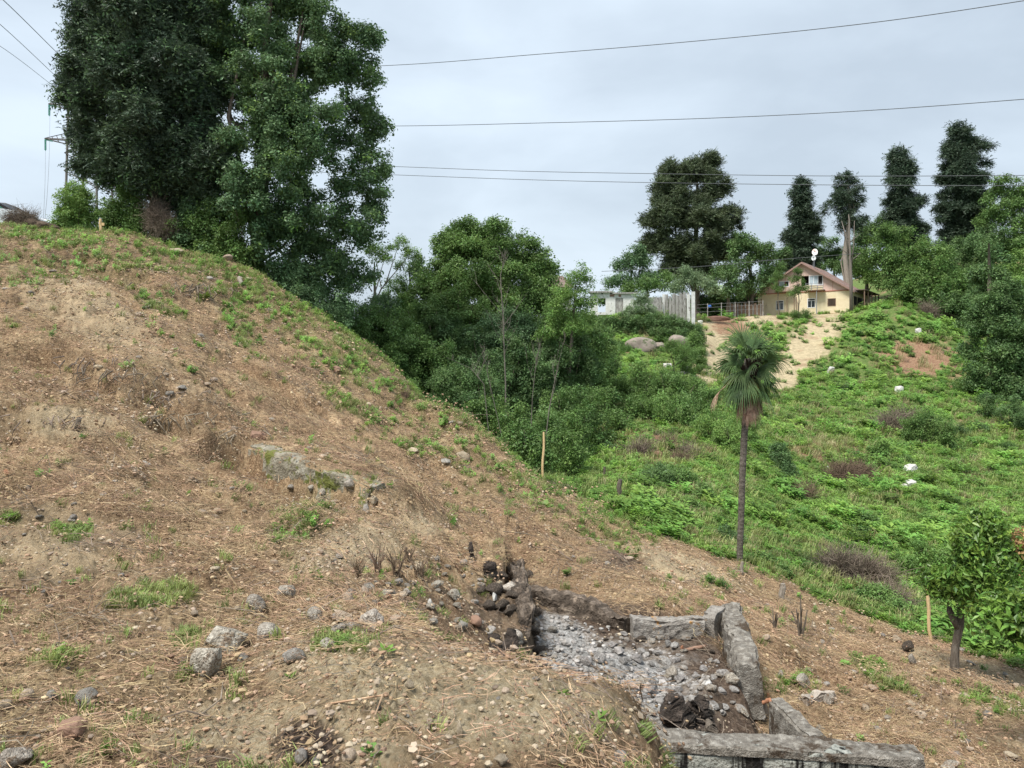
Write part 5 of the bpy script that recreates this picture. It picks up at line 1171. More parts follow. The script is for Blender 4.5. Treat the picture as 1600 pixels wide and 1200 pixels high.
mb.build('limb', M['bark'], root, fix=False)
wp = shell([LB(1592, 845, dc, 13), LB(1600, 890, dc, 8), LB(1512, 870, dc + .2, 6)], 150, .8, .2); scatter('withered_leaves', wp, rndrot(len(wp), .5), rng.uniform(.7, 1.1, len(wp)), PR['wither'], root)
bb = P(1640, 1000, 8.2); base = Vector((bb.x + .4, bb.y, G(bb.x + .4, bb.y))); root = empty('leafy_sapling', base, label='bright leafy branch reaching in from the right edge below the citrus tree', cat='sapling')
mb = MB(); mb.tube([Vector((0, 0, -.1)), bb - base, P(1590, 982, 8.2) - base, P(1565, 966, 8.2) - base, P(1545, 955, 8.2) - base], [.03, .024, .016, .01, .004], 7)
mb.tube([P(1590, 982, 8.2) - base, P(1570, 978, 8.2) - base, P(1550, 975, 8.2) - base], [.009, .006, .003], 5); mb.build('branch', M['bark'], root, smooth=True)
pts = shell([LB(u, v, 8.2, r) for u, v, r in [(1555, 960, 13), (1575, 950, 14), (1590, 965, 14), (1600, 940, 14), (1535, 970, 8), (1600, 985, 12), (1570, 975, 9)]], 130, .6, .2); n = len(pts)
scatter('leaves', pts, rndrot(n, .3), rng.uniform(.8, 1.3, n), PR['citrus'], root)

# ------------------------------------------------------------------ stakes, stumps, dead stems
def stake(name, lb, u, v0, v1, w_, lean=0, m='stake', d=None, cat='stake', group=None, dmin=5):
    b_ = hit(u, v0, dmin) if d is None else GP(u, d); b_ = b_.copy(); h = (v0 - v1) / F * b_.y
    root = empty(name, b_, label=lb, cat=cat, group=group)
    mb = MB(); k = 6; ps = [Vector((lean * h * (i/k) + random.uniform(-1, 1) * w_ * .25 * (0 < i < k), 0, -.15 + (h + .15) * i/k)) for i in range(k+1)]
    mb.tube(ps, [w_*.55]*k + [w_*.42], 7); mb.build('shaft', M[m], root, smooth=False)
    return root
stake('wooden_stake', 'pale wooden stake upright on the ridge beside the thicket', 848, 741, 664, .055, .02, d=19.2)
stake('wooden_stake', 'slightly bent pale stake left of the citrus trunk', 1455, 1003, 920, .05, -.08, dmin=8)
r_ = stake('wooden_peg', 'short pale peg on the hill crest beside the ivy-covered cone shrub', 157, 361, 338, .09, .02, d=27.6)
MB().box((.04, -.02, .28), (.14, .02, .38)).build('cleat', M['stake'], r_)
stake('stump', 'thin grey stump in the weeds left of the palm', 968, 796, 768, .12, .05, 'bark', d=19.5, cat='stump', group='stumps and stubs')
stake('stump', 'thin dark sapling stub behind the ridge stake', 944, 745, 722, .07, .0, 'bark', d=23, cat='stump', group='stumps and stubs')
stake('stub', 'pale cut stub at the border between palm and dead plant', 1222, 935, 912, .10, .05, 'bark_pale', cat='stump', group='stumps and stubs')
stake('stub', 'second thin cut stub just right of the palm foot', 1158, 905, 885, .06, .1, 'bark_pale', d=14.8, cat='stump', group='stumps and stubs')
stake('log_stub', 'upright cut log against the outer face of the pit\'s right wall', 1189, 1050, 1008, .13, -.05, 'bark', d=8.9, cat='log')
def dead_plant(lb, u, v, h, m='twig_red', name='dead_plant', n=7, tipchar=False, dmin=5, r0=.014, spread=.35):
    b_ = hit(u, v, dmin); root = empty(name, b_, label=lb, cat='dead plant'); mb = MB()
    for i in range(n):
        a = random.random()*6.28; d_ = Vector((math.cos(a)*spread, math.sin(a)*spread, 1)).normalized(); l = h*random.uniform(.5, 1)
        q = d_*l*.5 + Vector((0, 0, .02)); e = q + (d_ + Vector((random.gauss(0, .25), random.gauss(0, .25), 0))).normalized()*l*.5
        mb.tube([Vector((random.gauss(0, .02), random.gauss(0, .02), -.03)), q, e], [r0, r0*.8, r0*.45], 5)
        if random.random() < .6: mb.tube([q, q + Vector((random.gauss(0, .5), random.gauss(0, .5), .8)).normalized()*l*.35], [r0*.5, r0*.3], 4)
    mb.build('stems', M[m], root, fix=False); return root
dead_plant('cluster of dead upright stems right of the pit wall, two tips black', 1252, 1000, .65, 'twig', n=5, r0=.02, spread=.25)
dead_plant('thin dead stems between pit wall and the dead upright cluster', 1210, 985, .3, 'twig', n=5)
dead_plant('bare dead stems in the weeds left of the stake-side stump', 905, 740, .5, 'twig', n=6, dmin=18)
for lb, u, v, h in [('patch of reddish dead weed stalks behind the rubble, leftmost', 560, 905, .28), ('reddish dead weed stalks above the orange shards', 590, 895, .32), ('reddish dead weed stalks right of the orange shards', 620, 900, .34), ('reddish dead weed stalks nearest the burnt logs', 655, 905, .26), ('low dead weed stalks above the pale round stone', 640, 880, .22)]:
    dead_plant(lb, u, v, h, 'twig_red', n=16, r0=.006, spread=.5)
# wood offcut, cut root on the left slope
def hs(u, v, dmin=2.7): return hit(u, v, dmin)
stone('wood_offcut', 'reddish cut wood block lying above the mossy concrete block', 'wood block', hs(404, 686), (.13, .10, .07), 'brick', .4, (0, .2), 'block', seed=4, sink=.1)
p = hs(118, 672); root = empty('cut_root', p, label='short grey cut root sticking from the left slope', cat='root'); mb = MB(); mb.tube([Vector((0, .1, -.08)), Vector((.01, 0, 0)), Vector((.09, -.06, .18))], [.05, .045, .035], 8); mb.build('shaft', M['bark'], root, smooth=True)
p = hs(376, 445); root = empty('pale_log', p, label='short pale log lying down the slope near the crest', cat='log'); mb = MB(); mb.tube([Vector((-.12, .2, .25)), Vector((0, 0, .08)), Vector((.12, -.15, -.1))], [.07, .08, .07], 8); mb.build('shaft', M['bark_pale'], root, smooth=True)
for lb, u, v, n_ in [('exposed roots hanging from the dug step under the crest', 285, 455, 26), ('dark root tangle in the upper dug step of the left slope', 190, 590, 26), ('dark root tangle in the lower dug step of the left slope', 275, 660, 34), ('dry roots over the hollow at the left edge of the slope', 90, 665, 20), ('roots trailing beside the mossy concrete block', 345, 680, 18), ('dry roots along the middle of the diagonal ledge', 230, 625, 30), ('short roots at the top of the diagonal ledge', 150, 572, 22)]:
    b_ = hs(u, v); root = empty('root_tangle', b_, label=lb, cat='roots', group='root tangles on the cleared slope'); mb = MB(); s_ = b_.y / 12
    for i in range(n_):
        q = Vector((random.gauss(0, .35)*s_, random.gauss(0, .12)*s_, random.uniform(.0, .16)*s_)); e = q + Vector((random.gauss(0, .12), -.1, -random.uniform(.08, .3)))*s_
        mb.tube([q, q.lerp(e, .5) + Vector((random.gauss(0, .05), -.05, .03))*s_, e], [.012*s_, .009*s_, .004*s_], 4, cap=False)
    mb.build('roots', M['twig'], root, fix=False)

# ------------------------------------------------------------------ old foundation: near wall, right wall, back wall, loose beam
M['conc_top'] = mat('weathered_concrete', [(.10, .088, .075), (.215, .195, .165), (.40, .375, .33)], scale=14, bump=1, bscale=70, blotch=[((.58, .57, .53), 13, .635), ((.075, .055, .038), 2.4, .535), ((.34, .24, .12), 5, .66)])
M['conc_face'] = mat('stained_concrete', [(.16, .165, .145), (.30, .31, .275), (.43, .43, .385)], scale=11, bump=1, bscale=40, blotch=[((.014, .013, .012), 1.9, .49, (2.6, 2.6, .22)), ((.035, .032, .028), 7, .59, (2.2, 2.2, .2))])
M['conc_lichen'] = mat('lichened_concrete', [(.13, .115, .10), (.29, .265, .235), (.42, .40, .36)], scale=13, bump=1, bscale=60, blotch=[((.42, .22, .06), 3.4, .585), ((.06, .05, .045), 2.6, .58)])
M['conc_burnt'] = mat('burnt_concrete', [(.032, .026, .02), (.105, .082, .063), (.27, .22, .175)], scale=8, bump=1, bscale=35, blotch=((.33, .26, .20), 5, .60))
M['moss_conc'] = mat('mossy_concrete', [(.12, .105, .075), (.24, .215, .16), (.36, .34, .28)], scale=6, bump=1, bscale=30, blotch=[((.13, .14, .035), 2.6, .50), ((.05, .042, .035), 2.0, .60)])
def wall_strip(name, path, wid, h, m, parent, seed=0, rough=.02, topr=.03, seg=.04, chip=.5):
    """cast wall along a plan path; rows over the section are displaced so edges come out worn"""
    pts = [Vector(p) for p in path]; cum = [0]
    for a_, b_ in zip(pts, pts[1:]): cum.append(cum[-1] + (b_ - a_).length)
    n = max(4, int(cum[-1] / seg)); off = Vector((seed*3.3, seed*1.7, seed*.9)); vs_ = []; 
    sec = []
    for t in np.linspace(0, 1, 14): sec.append((-.5, -h * (1 - t)))
    for t in np.linspace(0, 1, 10)[1:-1]: sec.append((-.5 + t, 0.0))
    for t in np.linspace(0, 1, 14): sec.append((.5, -h * t))
    ns = len(sec)
    for i in range(n + 1):
        s = cum[-1] * i / n; k = max(j for j in range(len(cum) - 1) if cum[j] <= s + 1e-9); f = (s - cum[k]) / (cum[k+1] - cum[k]); c0 = pts[k].lerp(pts[k+1], f)
        T = (pts[k+1] - pts[k]); T.z = 0; T.normalize(); Nn = Vector((-T.y, T.x, 0))
        for a_, z in sec:
            edge = 1 if (abs(a_) == .5 and z > -.02) else 0
            p = c0 + Nn * a_ * wid + Vector((0, 0, z))
            nv = Vector((mn.noise(p*2.2 + off), mn.noise(p*2.2 - off), mn.noise(p*2.7 + off*2)))
            n2 = Vector((mn.noise(p*9 + off) + .7*mn.noise(p*24 + off), mn.noise(p*9 - off), mn.noise(p*10) + .8*mn.noise(p*26)))
            p += Nn * (nv.x * rough * 1.5 + n2.x * rough * .45) + Vector((0, 0, (nv.z * topr * 1.4 + n2.z * topr * .55) * (1 if z > -.05 else .1)))
            if edge: p += -Nn * math.copysign(1, a_) * (.02 + chip * max(0, mn.noise(p*3.3 + off)) * .12) + Vector((0, 0, -.015 - chip * max(0, mn.noise(p*3.3 + off)) * .10))
            if i in (0, n): p += T * (1 if i == 0 else -1) * (.015 + .04 * max(0, n2.y))
            vs_.append(p)
    fs = [(i*ns + j, i*ns + j + 1, (i+1)*ns + j + 1, (i+1)*ns + j) for i in range(n) for j in range(ns - 1)]
    fs += [tuple(range(ns)), tuple(reversed(range(n*ns, (n+1)*ns)))] + [(i*ns, (i+1)*ns, (i+1)*ns + ns - 1, i*ns + ns - 1) for i in range(n)]
    mb = MB(); mb.add([v - parent.location for v in vs_] if parent else vs_, fs); return mb.build(name, M[m], parent)
def PD(u, v, z):   # point of the pixel at a known height
    d = z * F / (V0 - v); return P(u, v, d)
ZT = -3.45
a_ = PD(1010, 1150, ZT); b_ = PD(1440, 1176, ZT)
root = empty('near_wall', (a_ + b_) / 2 + Vector((0, 0, -1)), label='thick concrete foundation wall with black drips along the bottom of the picture', cat='wall')
wall_strip('wall_body', [a_, a_.lerp(b_, .5) + Vector((0, .02, 0)), b_], .30, 1.1, 'conc_face', root, 3, rough=.012, topr=.02)
wall_strip('cap', [a_ + Vector((0, 0, .012)), a_.lerp(b_, .5) + Vector((0, .02, .016)), b_ + Vector((0, 0, .006))], .33, .07, 'conc_top', root, 5, rough=.012, topr=.02)
root = empty('right_wall', PD(1150, 1000, ZT) + Vector((0, 0, -.6)), label='rough pale concrete wall closing the right side of the ash pit', cat='wall')
wall_strip('wall_body', [PD(1143, 943, ZT), PD(1150, 975, ZT), PD(1164, 1012, ZT - .02), PD(1172, 1040, ZT - .06)], .29, .62, 'conc_top', root, 7, rough=.045, topr=.05, chip=1)
root = empty('corner_pillar', PD(1118, 955, ZT) + Vector((0, 0, -.6)), label='squat concrete pillar with orange lichen at the pit\'s far right corner', cat='pillar')
wall_strip('pillar_body', [PD(1104, 950, ZT), PD(1127, 955, ZT)], .34, .65, 'conc_lichen', root, 8, rough=.03, topr=.03, chip=1)
root = empty('back_wall', PD(960, 950, ZT) + Vector((0, 0, -.6)), label='low scorched concrete wall along the far side of the ash pit', cat='wall')
wall_strip('lichened_section', [PD(1101, 966, ZT - .06), PD(1040, 964, ZT - .06), PD(985, 966, ZT - .06)], .22, .6, 'conc_lichen', root, 9, rough=.03, topr=.03, chip=.8)['label'] = 'right half of the back wall with orange lichen'
wall_strip('burnt_section', [PD(984, 963, ZT - .05), PD(930, 944, ZT - .02), PD(870, 927, ZT + .03), PD(818, 912, ZT + .06)], .20, .75, 'conc_burnt', root, 10, rough=.05, topr=.07, chip=1)['label'] = 'left half of the back wall blackened by fire'
root = empty('loose_beam', PD(1245, 1115, -3.62), label='narrow concrete beam slanting down to the near wall, right of the pit', cat='beam')
wall_strip('beam_body', [PD(1212, 1090, -3.55), PD(1278, 1150, -3.52)], .17, .4, 'conc_top', root, 11, rough=.02, topr=.025, chip=.8)
root = empty('rubble_ledge', hs(1277, 1096), label='broken concrete ledge in the weeds above the loose beam', cat='concrete ledge')
wall_strip('ledge_body', [hs(1252, 1098) + Vector((0, 0, .06)), hs(1302, 1092) + Vector((0, 0, .08))], .13, .2, 'rubble', root, 12, rough=.04, topr=.05, chip=1)
# mossy block on the left slope
def mz(t):
    x_, y_ = MA_[0] + (MB_[0]-MA_[0])*t, MA_[1] + (MB_[1]-MA_[1])*t; n_x, n_y = -(MB_[1]-MA_[1]), (MB_[0]-MA_[0]); l_ = math.hypot(n_x, n_y)
    return Vector((x_ + n_x/l_*.16, y_ + n_y/l_*.16, float(np.interp(t, [0, .5, 1], [-1.45, -1.60, -1.89]))))
q1 = mz(.5); root = empty('mossy_wall', q1 + Vector((0, 0, -.5)), label='long mossy concrete footing half buried across the left slope', cat='wall')
wall_strip('wall_body', [mz(.04), mz(.35), mz(.7), mz(1.03)], .36, .75, 'moss_conc', root, 13, rough=.04, topr=.04, chip=1)

# burnt log wall at the left of the pit, burnt stump, charred pieces
def log(name, lb, pts, rad, m='char', cat='log', nseg=14):
    base = pts[0].copy(); root = empty(name, base, label=lb, cat=cat); mb = MB(); P_ = []; Rr = []
    tot = len(pts) - 1
    for i in range(nseg + 1):
        t = i/nseg*tot; k = min(int(t), tot-1); P_.append(pts[k].lerp(pts[k+1], t-k) - base + Vector((random.gauss(0, .1), random.gauss(0, .1), random.gauss(0, .1)))*rad[0]*.4)
        Rr.append((rad[k] + (rad[k+1]-rad[k])*(t-k))*random.uniform(.82, 1.15))
    mb.tube(P_, Rr, 14); o = mb.build('wood', M[m], root)
    off = random.random()*50
    for v in o.data.vertices:
        n_ = mn.noise(Vector(v.co)*6 + Vector((off, 0, 0))); v.co += Vector((mn.noise(Vector(v.co)*9 + Vector((off, 3, 0))), mn.noise(Vector(v.co)*9 + Vector((0, off, 0))), n_)) * rad[0]*.4
    return root
p0 = hs(800, 905, 6)
root = empty('burnt_ridge', hs(812, 950, 6), label='blackened lumpy stone edge running down the left side of the ash pit', cat='wall')
wall_strip('wall_body', [hs(806, 895, 6) + Vector((0, 0, .10)), hs(808, 935, 6) + Vector((.05, 0, .12)), hs(806, 958, 6) + Vector((.10, 0, .05)), hs(806, 975, 6) + Vector((.12, 0, .0))], .20, .5, 'conc_burnt', root, 21, rough=.07, topr=.12, chip=2.5)
log('burnt_log', 'short charred post standing beside the black hole', [P(802, 1060, 7.7), P(798, 1020, 7.7), P(800, 985, 7.8)], [.07, .09, .05])
log('burnt_plank', 'black splintered plank dropping into the charred hole', [P(785, 1058, 7.4), P(776, 1020, 7.4), P(772, 990, 7.5)], [.06, .07, .05])
log('burnt_stake_stump', 'dark split stump at the far left tip of the pit', [hs(768, 905, 6), hs(768, 905, 6) + Vector((-.02, 0, .15)), hs(768, 905, 6) + Vector((-.06, 0, .24))], [.09, .07, .035], 'char', 'stump')
log('burnt_stake_stump', 'thin charred stub left of the dark split stump', [hs(738, 880, 6), hs(738, 880, 6) + Vector((-.02, 0, .20)), hs(738, 880, 6) + Vector((-.03, 0, .27))], [.045, .04, .02], 'char', 'stump')
log('burnt_stump', 'tall charred stump with pale flaking side standing in the ash near the wall', [PD(1062, 1140, -3.8), PD(1060, 1142, -3.8) + Vector((-.03, 0, .22)), PD(1052, 1142, -3.8) + Vector((-.05, 0, .40))], [.16, .13, .05], 'char', 'stump', 18)
log('burnt_stump', 'low brown charred stump right of the tall charred one', [PD(1088, 1142, -3.85), PD(1088, 1142, -3.85) + Vector((.02, .05, .17)), PD(1094, 1142, -3.85) + Vector((.04, .1, .30))], [.17, .15, .06], 'char', 'stump', 16)
log('burnt_root', 'curved brown root end at the foot of the low charred stump', [PD(1100, 1146, -3.8), PD(1112, 1140, -3.7), PD(1105, 1128, -3.66)], [.05, .06, .03], 'bark', 'root')
log('red_stick', 'reddish stick leaning against the inside of the back wall', [PD(1070, 1016, -3.75), PD(1088, 1012, -3.72), PD(1103, 1010, -3.68)], [.02, .02, .015], 'brick', 'stick', 6)
log('red_stick', 'reddish broken stick between the ash pit and the loose beam', [PD(1192, 1098, -3.7), PD(1203, 1094, -3.65), PD(1216, 1112, -3.66)], [.02, .022, .012], 'orange', 'stick', 6)
# inner boulders of the left pit side
for u, v, s_, lb in [(812, 940, .24, 'ash-covered boulder on the burnt side of the pit, topmost'), (832, 990, .20, 'ash-covered boulder above the ash, beside the charred log'), (770, 925, .22, 'soot-grey boulder left of the charred log'), (762, 950, .16, 'small soot-grey rock under the soot-grey boulder'), (846, 1020, .18, 'sooty rock at the left edge of the ash'), (826, 900, .17, 'brown-grey rock at the far left corner of the pit'), (852, 1050, .15, 'sooty rock above the whitest ash')]:
    stone('sooty_rock', lb, 'rock', hs(u, v, 6), (s_*.68, s_*.55, s_*.55), 'conc_burnt', random.random()*3, kind='rock', seed=random.randint(1, 99), cuts=9, sink=.3)
for i in range(26):
    u_, v_ = random.gauss(805, 22), random.uniform(895, 1010); s_ = random.uniform(.05, .13)
    lb_ = 'small burnt rock ' + ('at the far end' if v_ < 925 else 'in the upper part' if v_ < 955 else 'in the lower part' if v_ < 985 else 'at the near end') + ' of the dark ridge, ' + ('on its left flank' if u_ < 795 else 'on its ash side' if u_ > 815 else 'on its top')
    stone('burnt_rock', lb_, 'rock', hs(u_, v_, 6), (s_, s_*.8, s_*.9), random.choice(['conc_burnt', 'conc_burnt', 'rubble']), random.random()*3, kind='rock', seed=random.randint(1, 12), cuts=9, sink=.2, group='burnt rocks of the dark ridge')
# ------------------------------------------------------------------ named stones on the near slope
NS = [(352, 1003, 80, 62, 'stone', 'rubble', 'largest grey rough boulder of the group at lower left', 'rock', 14), (328, 1030, 62, 58, 'stone', 'rubble', 'square-cut boulder just below the largest grey one', 'block', 2),
      (422, 990, 50, 34, 'stone', 'rubble', 'flat pale-topped rock right of the largest grey boulder', 'rock', 15), (400, 943, 38, 34, 'stone', 'rubble', 'squared concrete lump above the flat pale-topped rock', 'block', 1),
      (450, 925, 36, 34, 'stone', 'rubble', 'leaning grey rock right of the squared concrete lump', 'block', 3), (460, 1022, 44, 32, 'stone', 'stone', 'brownish square stone below the flat pale-topped rock', 'block', 5),
      (492, 962, 36, 30, 'stone', 'rubble', 'dark porous rock in the middle of the rubble', 'rock', 17), (535, 965, 36, 24, 'stone', 'stone_pale', 'pale yellow lump right of the dark porous rock', 'rock', 18),
      (582, 970, 46, 42, 'stone', 'rubble', 'large rough grey rock with rusty side in the rubble', 'rock', 19), (515, 1008, 34, 28, 'broken_pipe', 'rubble', 'broken grey pipe-like lump in the weeds above the sand mound', 'rock', 20),
      (378, 1030, 24, 22, 'stone', 'stone', 'small grey stone between the square-cut boulder and brownish stone', 'rock', 21), (135, 1090, 34, 32, 'stone', 'stone', 'smooth grey rounded stone at lower left', 'rock', 22),
      (42, 1088, 24, 20, 'stone', 'stone_pale', 'pale round cobble left of the smooth grey stone', 'rock', 23), (80, 1086, 18, 16, 'stone', 'stone', 'small dull cobble between pale cobble and smooth grey stone', 'rock', 24),
      (8, 1102, 20, 18, 'stone', 'stone_pale', 'cobble cut by the left edge of the picture', 'rock', 25), (113, 1138, 34, 20, 'brick', 'brick', 'reddish brown oblong stone at the bottom left', 'block', 4),
      (20, 1182, 64, 40, 'stone', 'rubble', 'grey concrete lump in the bottom left corner', 'rock', 26), (655, 890, 20, 18, 'stone', 'stone_pale', 'round yellowish stone at the top of the rubble', 'rock', 27),
      (708, 930, 24, 20, 'stone', 'rubble', 'grey rock left of the burnt pit side', 'rock', 28), (672, 940, 10, 12, 'stone', 'white_stone', 'tiny white upright stone in the rubble', 'rock', 29),
      (742, 972, 26, 20, 'stone', 'brick', 'orange-brown flat rock beside the charred hole', 'block', 2), (722, 977, 22, 18, 'stone', 'stone', 'brown rock left of the orange-brown flat one', 'rock', 30),
      (765, 985, 28, 12, 'stone', 'stone', 'thin grey slab lying over the charred hole', 'block', 3), (608, 928, 22, 20, 'stone', 'rubble', 'grey rock behind the orange shards', 'rock', 31),
      (570, 925, 22, 16, 'stone', 'stone_pale', 'pale stone behind the large rusty-sided rock', 'rock', 32), (545, 935, 26, 22, 'stone', 'stone_pale', 'buff stone above the pale yellow lump', 'rock', 33),
      (637, 925, 18, 12, 'stone', 'stone', 'flat stone in the middle right of the rubble', 'rock', 34), (552, 982, 28, 20, 'stone', 'rubble', 'low grey rock in front of the large rusty-sided one', 'rock', 35),
      (470, 1185, 22, 26, 'stone', 'stone', 'round grey stone on the charred patch, left one', 'rock', 36), (545, 1182, 26, 24, 'stone', 'stone_pale', 'round buff stone on the charred patch, right one', 'rock', 37), (495, 1190, 16, 16, 'stone', 'stone', 'small stone between the two round ones on the charred patch', 'rock', 38),
      (718, 1138, 18, 30, 'stone', 'stone_pale', 'long buff stone on the sand mound', 'rock', 39), (782, 1187, 30, 22, 'stone', 'stone_pale', 'orange-buff stone at the bottom of the sand mound', 'rock', 40), (970, 1182, 26, 20, 'stone', 'stone', 'dark grey round stone near the mound\'s right edge', 'rock', 41),
      (640, 1070, 18, 14, 'stone', 'stone_pale', 'pale pebble half sunk in the top of the sand mound', 'rock', 42), (478, 1120, 22, 18, 'stone', 'stone_pale', 'buff stone on the mound\'s left shoulder', 'rock', 43), (672, 1130, 14, 14, 'stone', 'stone_pale', 'small round stone in the middle of the mound', 'rock', 44),
      (455, 770, 20, 10, 'stone', 'stone', 'flat grey stone just below the mossy footing', 'rock', 45), (505, 774, 20, 11, 'stone', 'rubble', 'grey rubble lump under the right end of the mossy footing', 'rock', 46), (545, 764, 26, 15, 'stone', 'rubble', 'pale broken end stone of the mossy footing', 'rock', 47), (485, 764, 16, 14, 'stone', 'rubble', 'small dark rubble lump under the mossy footing', 'rock', 48),
      (722, 716, 30, 20, 'stone', 'stone_pale', 'largest pale stone near the ridge, half buried', 'rock', 49), (696, 722, 24, 10, 'stone', 'stone', 'flat grey stone left of the largest pale ridge stone', 'rock', 50), (645, 704, 18, 12, 'stone', 'stone_pale', 'pale stone left of the flat grey ridge stone', 'rock', 51),
      (572, 795, 18, 14, 'stone', 'stone', 'small grey stone below the end of the mossy footing', 'rock', 52), (584, 785, 22, 16, 'stone', 'stone_pale', 'pale stone beside the small grey one below the footing', 'rock', 53),
      (420, 485, 18, 10, 'stone', 'stone_pale', 'pale stone on the green patch under the crest', 'rock', 54), (275, 392, 26, 12, 'stone', 'stone_pale', 'pale flat rock on the hill crest below the conifer', 'rock', 55), (388, 437, 16, 9, 'stone', 'stone_pale', 'pale stone right of the short pale log', 'rock', 56),
      (356, 403, 20, 12, 'stone', 'stone_pale', 'pale stone on the crest right of the conifer foot', 'rock', 57), (265, 552, 14, 9, 'stone', 'stone_pale', 'pale stone on the left slope between the dug steps', 'rock', 58), (285, 608, 18, 9, 'stone', 'stone', 'grey flat stone above the lower dug step', 'rock', 59), (232, 636, 12, 12, 'stone', 'stone_pale', 'yellowish stone beside the lower dug step', 'rock', 60),
      (526, 578, 22, 14, 'stone', 'brick', 'rust-coloured clod on the upper ridge slope', 'rock', 61), (1142, 1060, 26, 20, 'stone', 'rubble', 'sharp grey rock in the pit near the right wall', 'rock', 62), (1048, 1052, 28, 26, 'stone', 'rubble', 'angular pale rock in the middle of the ash', 'rock', 63), (1135, 1078, 0, 0, '', '', '', '', 0),
      (1254, 1065, 28, 24, 'stone', 'rubble', 'sharp dark-and-pale rock right of the pit wall', 'rock', 64), (1220, 1055, 14, 18, 'stone', 'rubble', 'pale triangular stone in the weeds by the pit wall', 'rock', 65), (1400, 998, 18, 12, 'stone', 'stone_pale', 'curved pale stone above the dark hollow lump on the right slope', 'rock', 66),
      (1418, 1012, 22, 20, 'stone', 'conc_burnt', 'dark lump with a hollow on the right slope', 'rock', 67), (1426, 1030, 16, 20, 'stone', 'rubble', 'pale stone right under the dark hollow lump', 'rock', 68), (1365, 1078, 18, 8, 'stone', 'stone_pale', 'long pale chip in the middle of the right slope', 'rock', 69), (1352, 1073, 8, 8, 'stone', 'stone_pale', 'short pale chip left of the long pale chip', 'rock', 70),
      (1197, 995, 16, 12, 'stone', 'stone_pale', 'pale stone just outside the pit\'s right wall', 'rock', 71), (1295, 1092, 18, 22, 'stone', 'rubble', 'upright broken lump on the concrete ledge', 'rock', 72), (1420, 1100, 22, 14, 'stone', 'stone_pale', 'pale stone on the right slope above the near wall end', 'rock', 73), (1438, 1118, 24, 18, 'stone', 'stone_pale', 'buff stone above the end of the near wall', 'rock', 74),
      (1485, 1197, 36, 16, 'stone', 'rubble', 'grey stone at the bottom edge beside the near wall end', 'rock', 75), (1508, 1088, 20, 8, 'stone', 'stone_pale', 'flat pale stone right of the citrus shade', 'rock', 76), (1588, 1072, 16, 10, 'stone', 'stone_pale', 'small buff stone at the right edge below the valley', 'rock', 77)]
for u, v, wpx, hpx, nm, m, lb, kd, sd_ in NS:
    if kd == 'block' and nm == 'stone' and wpx > 20: kd = 'rock'; sd_ += 200; wpx *= .95
    if not nm: continue
    p = hs(u, v + hpx*.35, 2.5); k = p.y / F; sx = wpx * .5 * k; sz = hpx * .5 * k
    nm = {'stone': 'rock' if wpx > 30 else 'stone'}.get(nm, nm)
    stone(nm, lb, 'rock' if wpx > 30 else 'stone', p, (sx, sx*.8, sz / (.7 if kd == 'rock' else 1) * (1.0)), m, random.uniform(-.4, .4) if wpx > 30 else random.random()*3, (random.uniform(-.15, .15), random.uniform(-.15, .15)), kd, seed=sd_, sink=.18, cuts=(0 if 'round' in lb or 'cobble' in lb else 13), sub=3 if wpx > 16 else 2)
# orange shards and litter
for u, v, s_, lb in [(560, 1000, 0, ''), (498, 905, .05, 'upright orange shard above the dark porous rock'), (609, 940, .05, 'orange shard in the middle of the rubble'), (592, 950, .04, 'small orange shard left of the middle one'), (548, 975, .04, 'orange sliver in front of the pale yellow lump'), (565, 885, .05, 'orange-red withered stalk piece among the dead weeds'), (1066, 1018, .06, 'orange dry leaf scrap inside the back wall'), (1200, 1092, .05, 'orange scrap at the loose beam'), (660, 888, .03, 'orange crumb beside the round yellowish stone'), (10, 742, .06, 'dry orange leaf at the left edge of the slope')]:
    if s_: stone('orange_shard', lb, 'shard', hs(u, v), (s_*.4, s_*.15, s_*.6), 'orange', random.random()*3, (random.uniform(-.4, .4), random.uniform(-.6, .6)), 'block', seed=random.randint(1, 3), sink=.1, group='orange shards')
stone('white_scrap', 'small white scrap with a red mark on the left slope', 'litter', hs(228, 727), (.05, .02, .03), 'white_stone', .3, (0, .5), 'block', seed=2)
stone('white_scrap', 'white folded scrap on the burnt rubble', 'litter', hs(773, 938), (.05, .02, .05), 'white_stone', 1.3, (0, .5), 'block', seed=1)

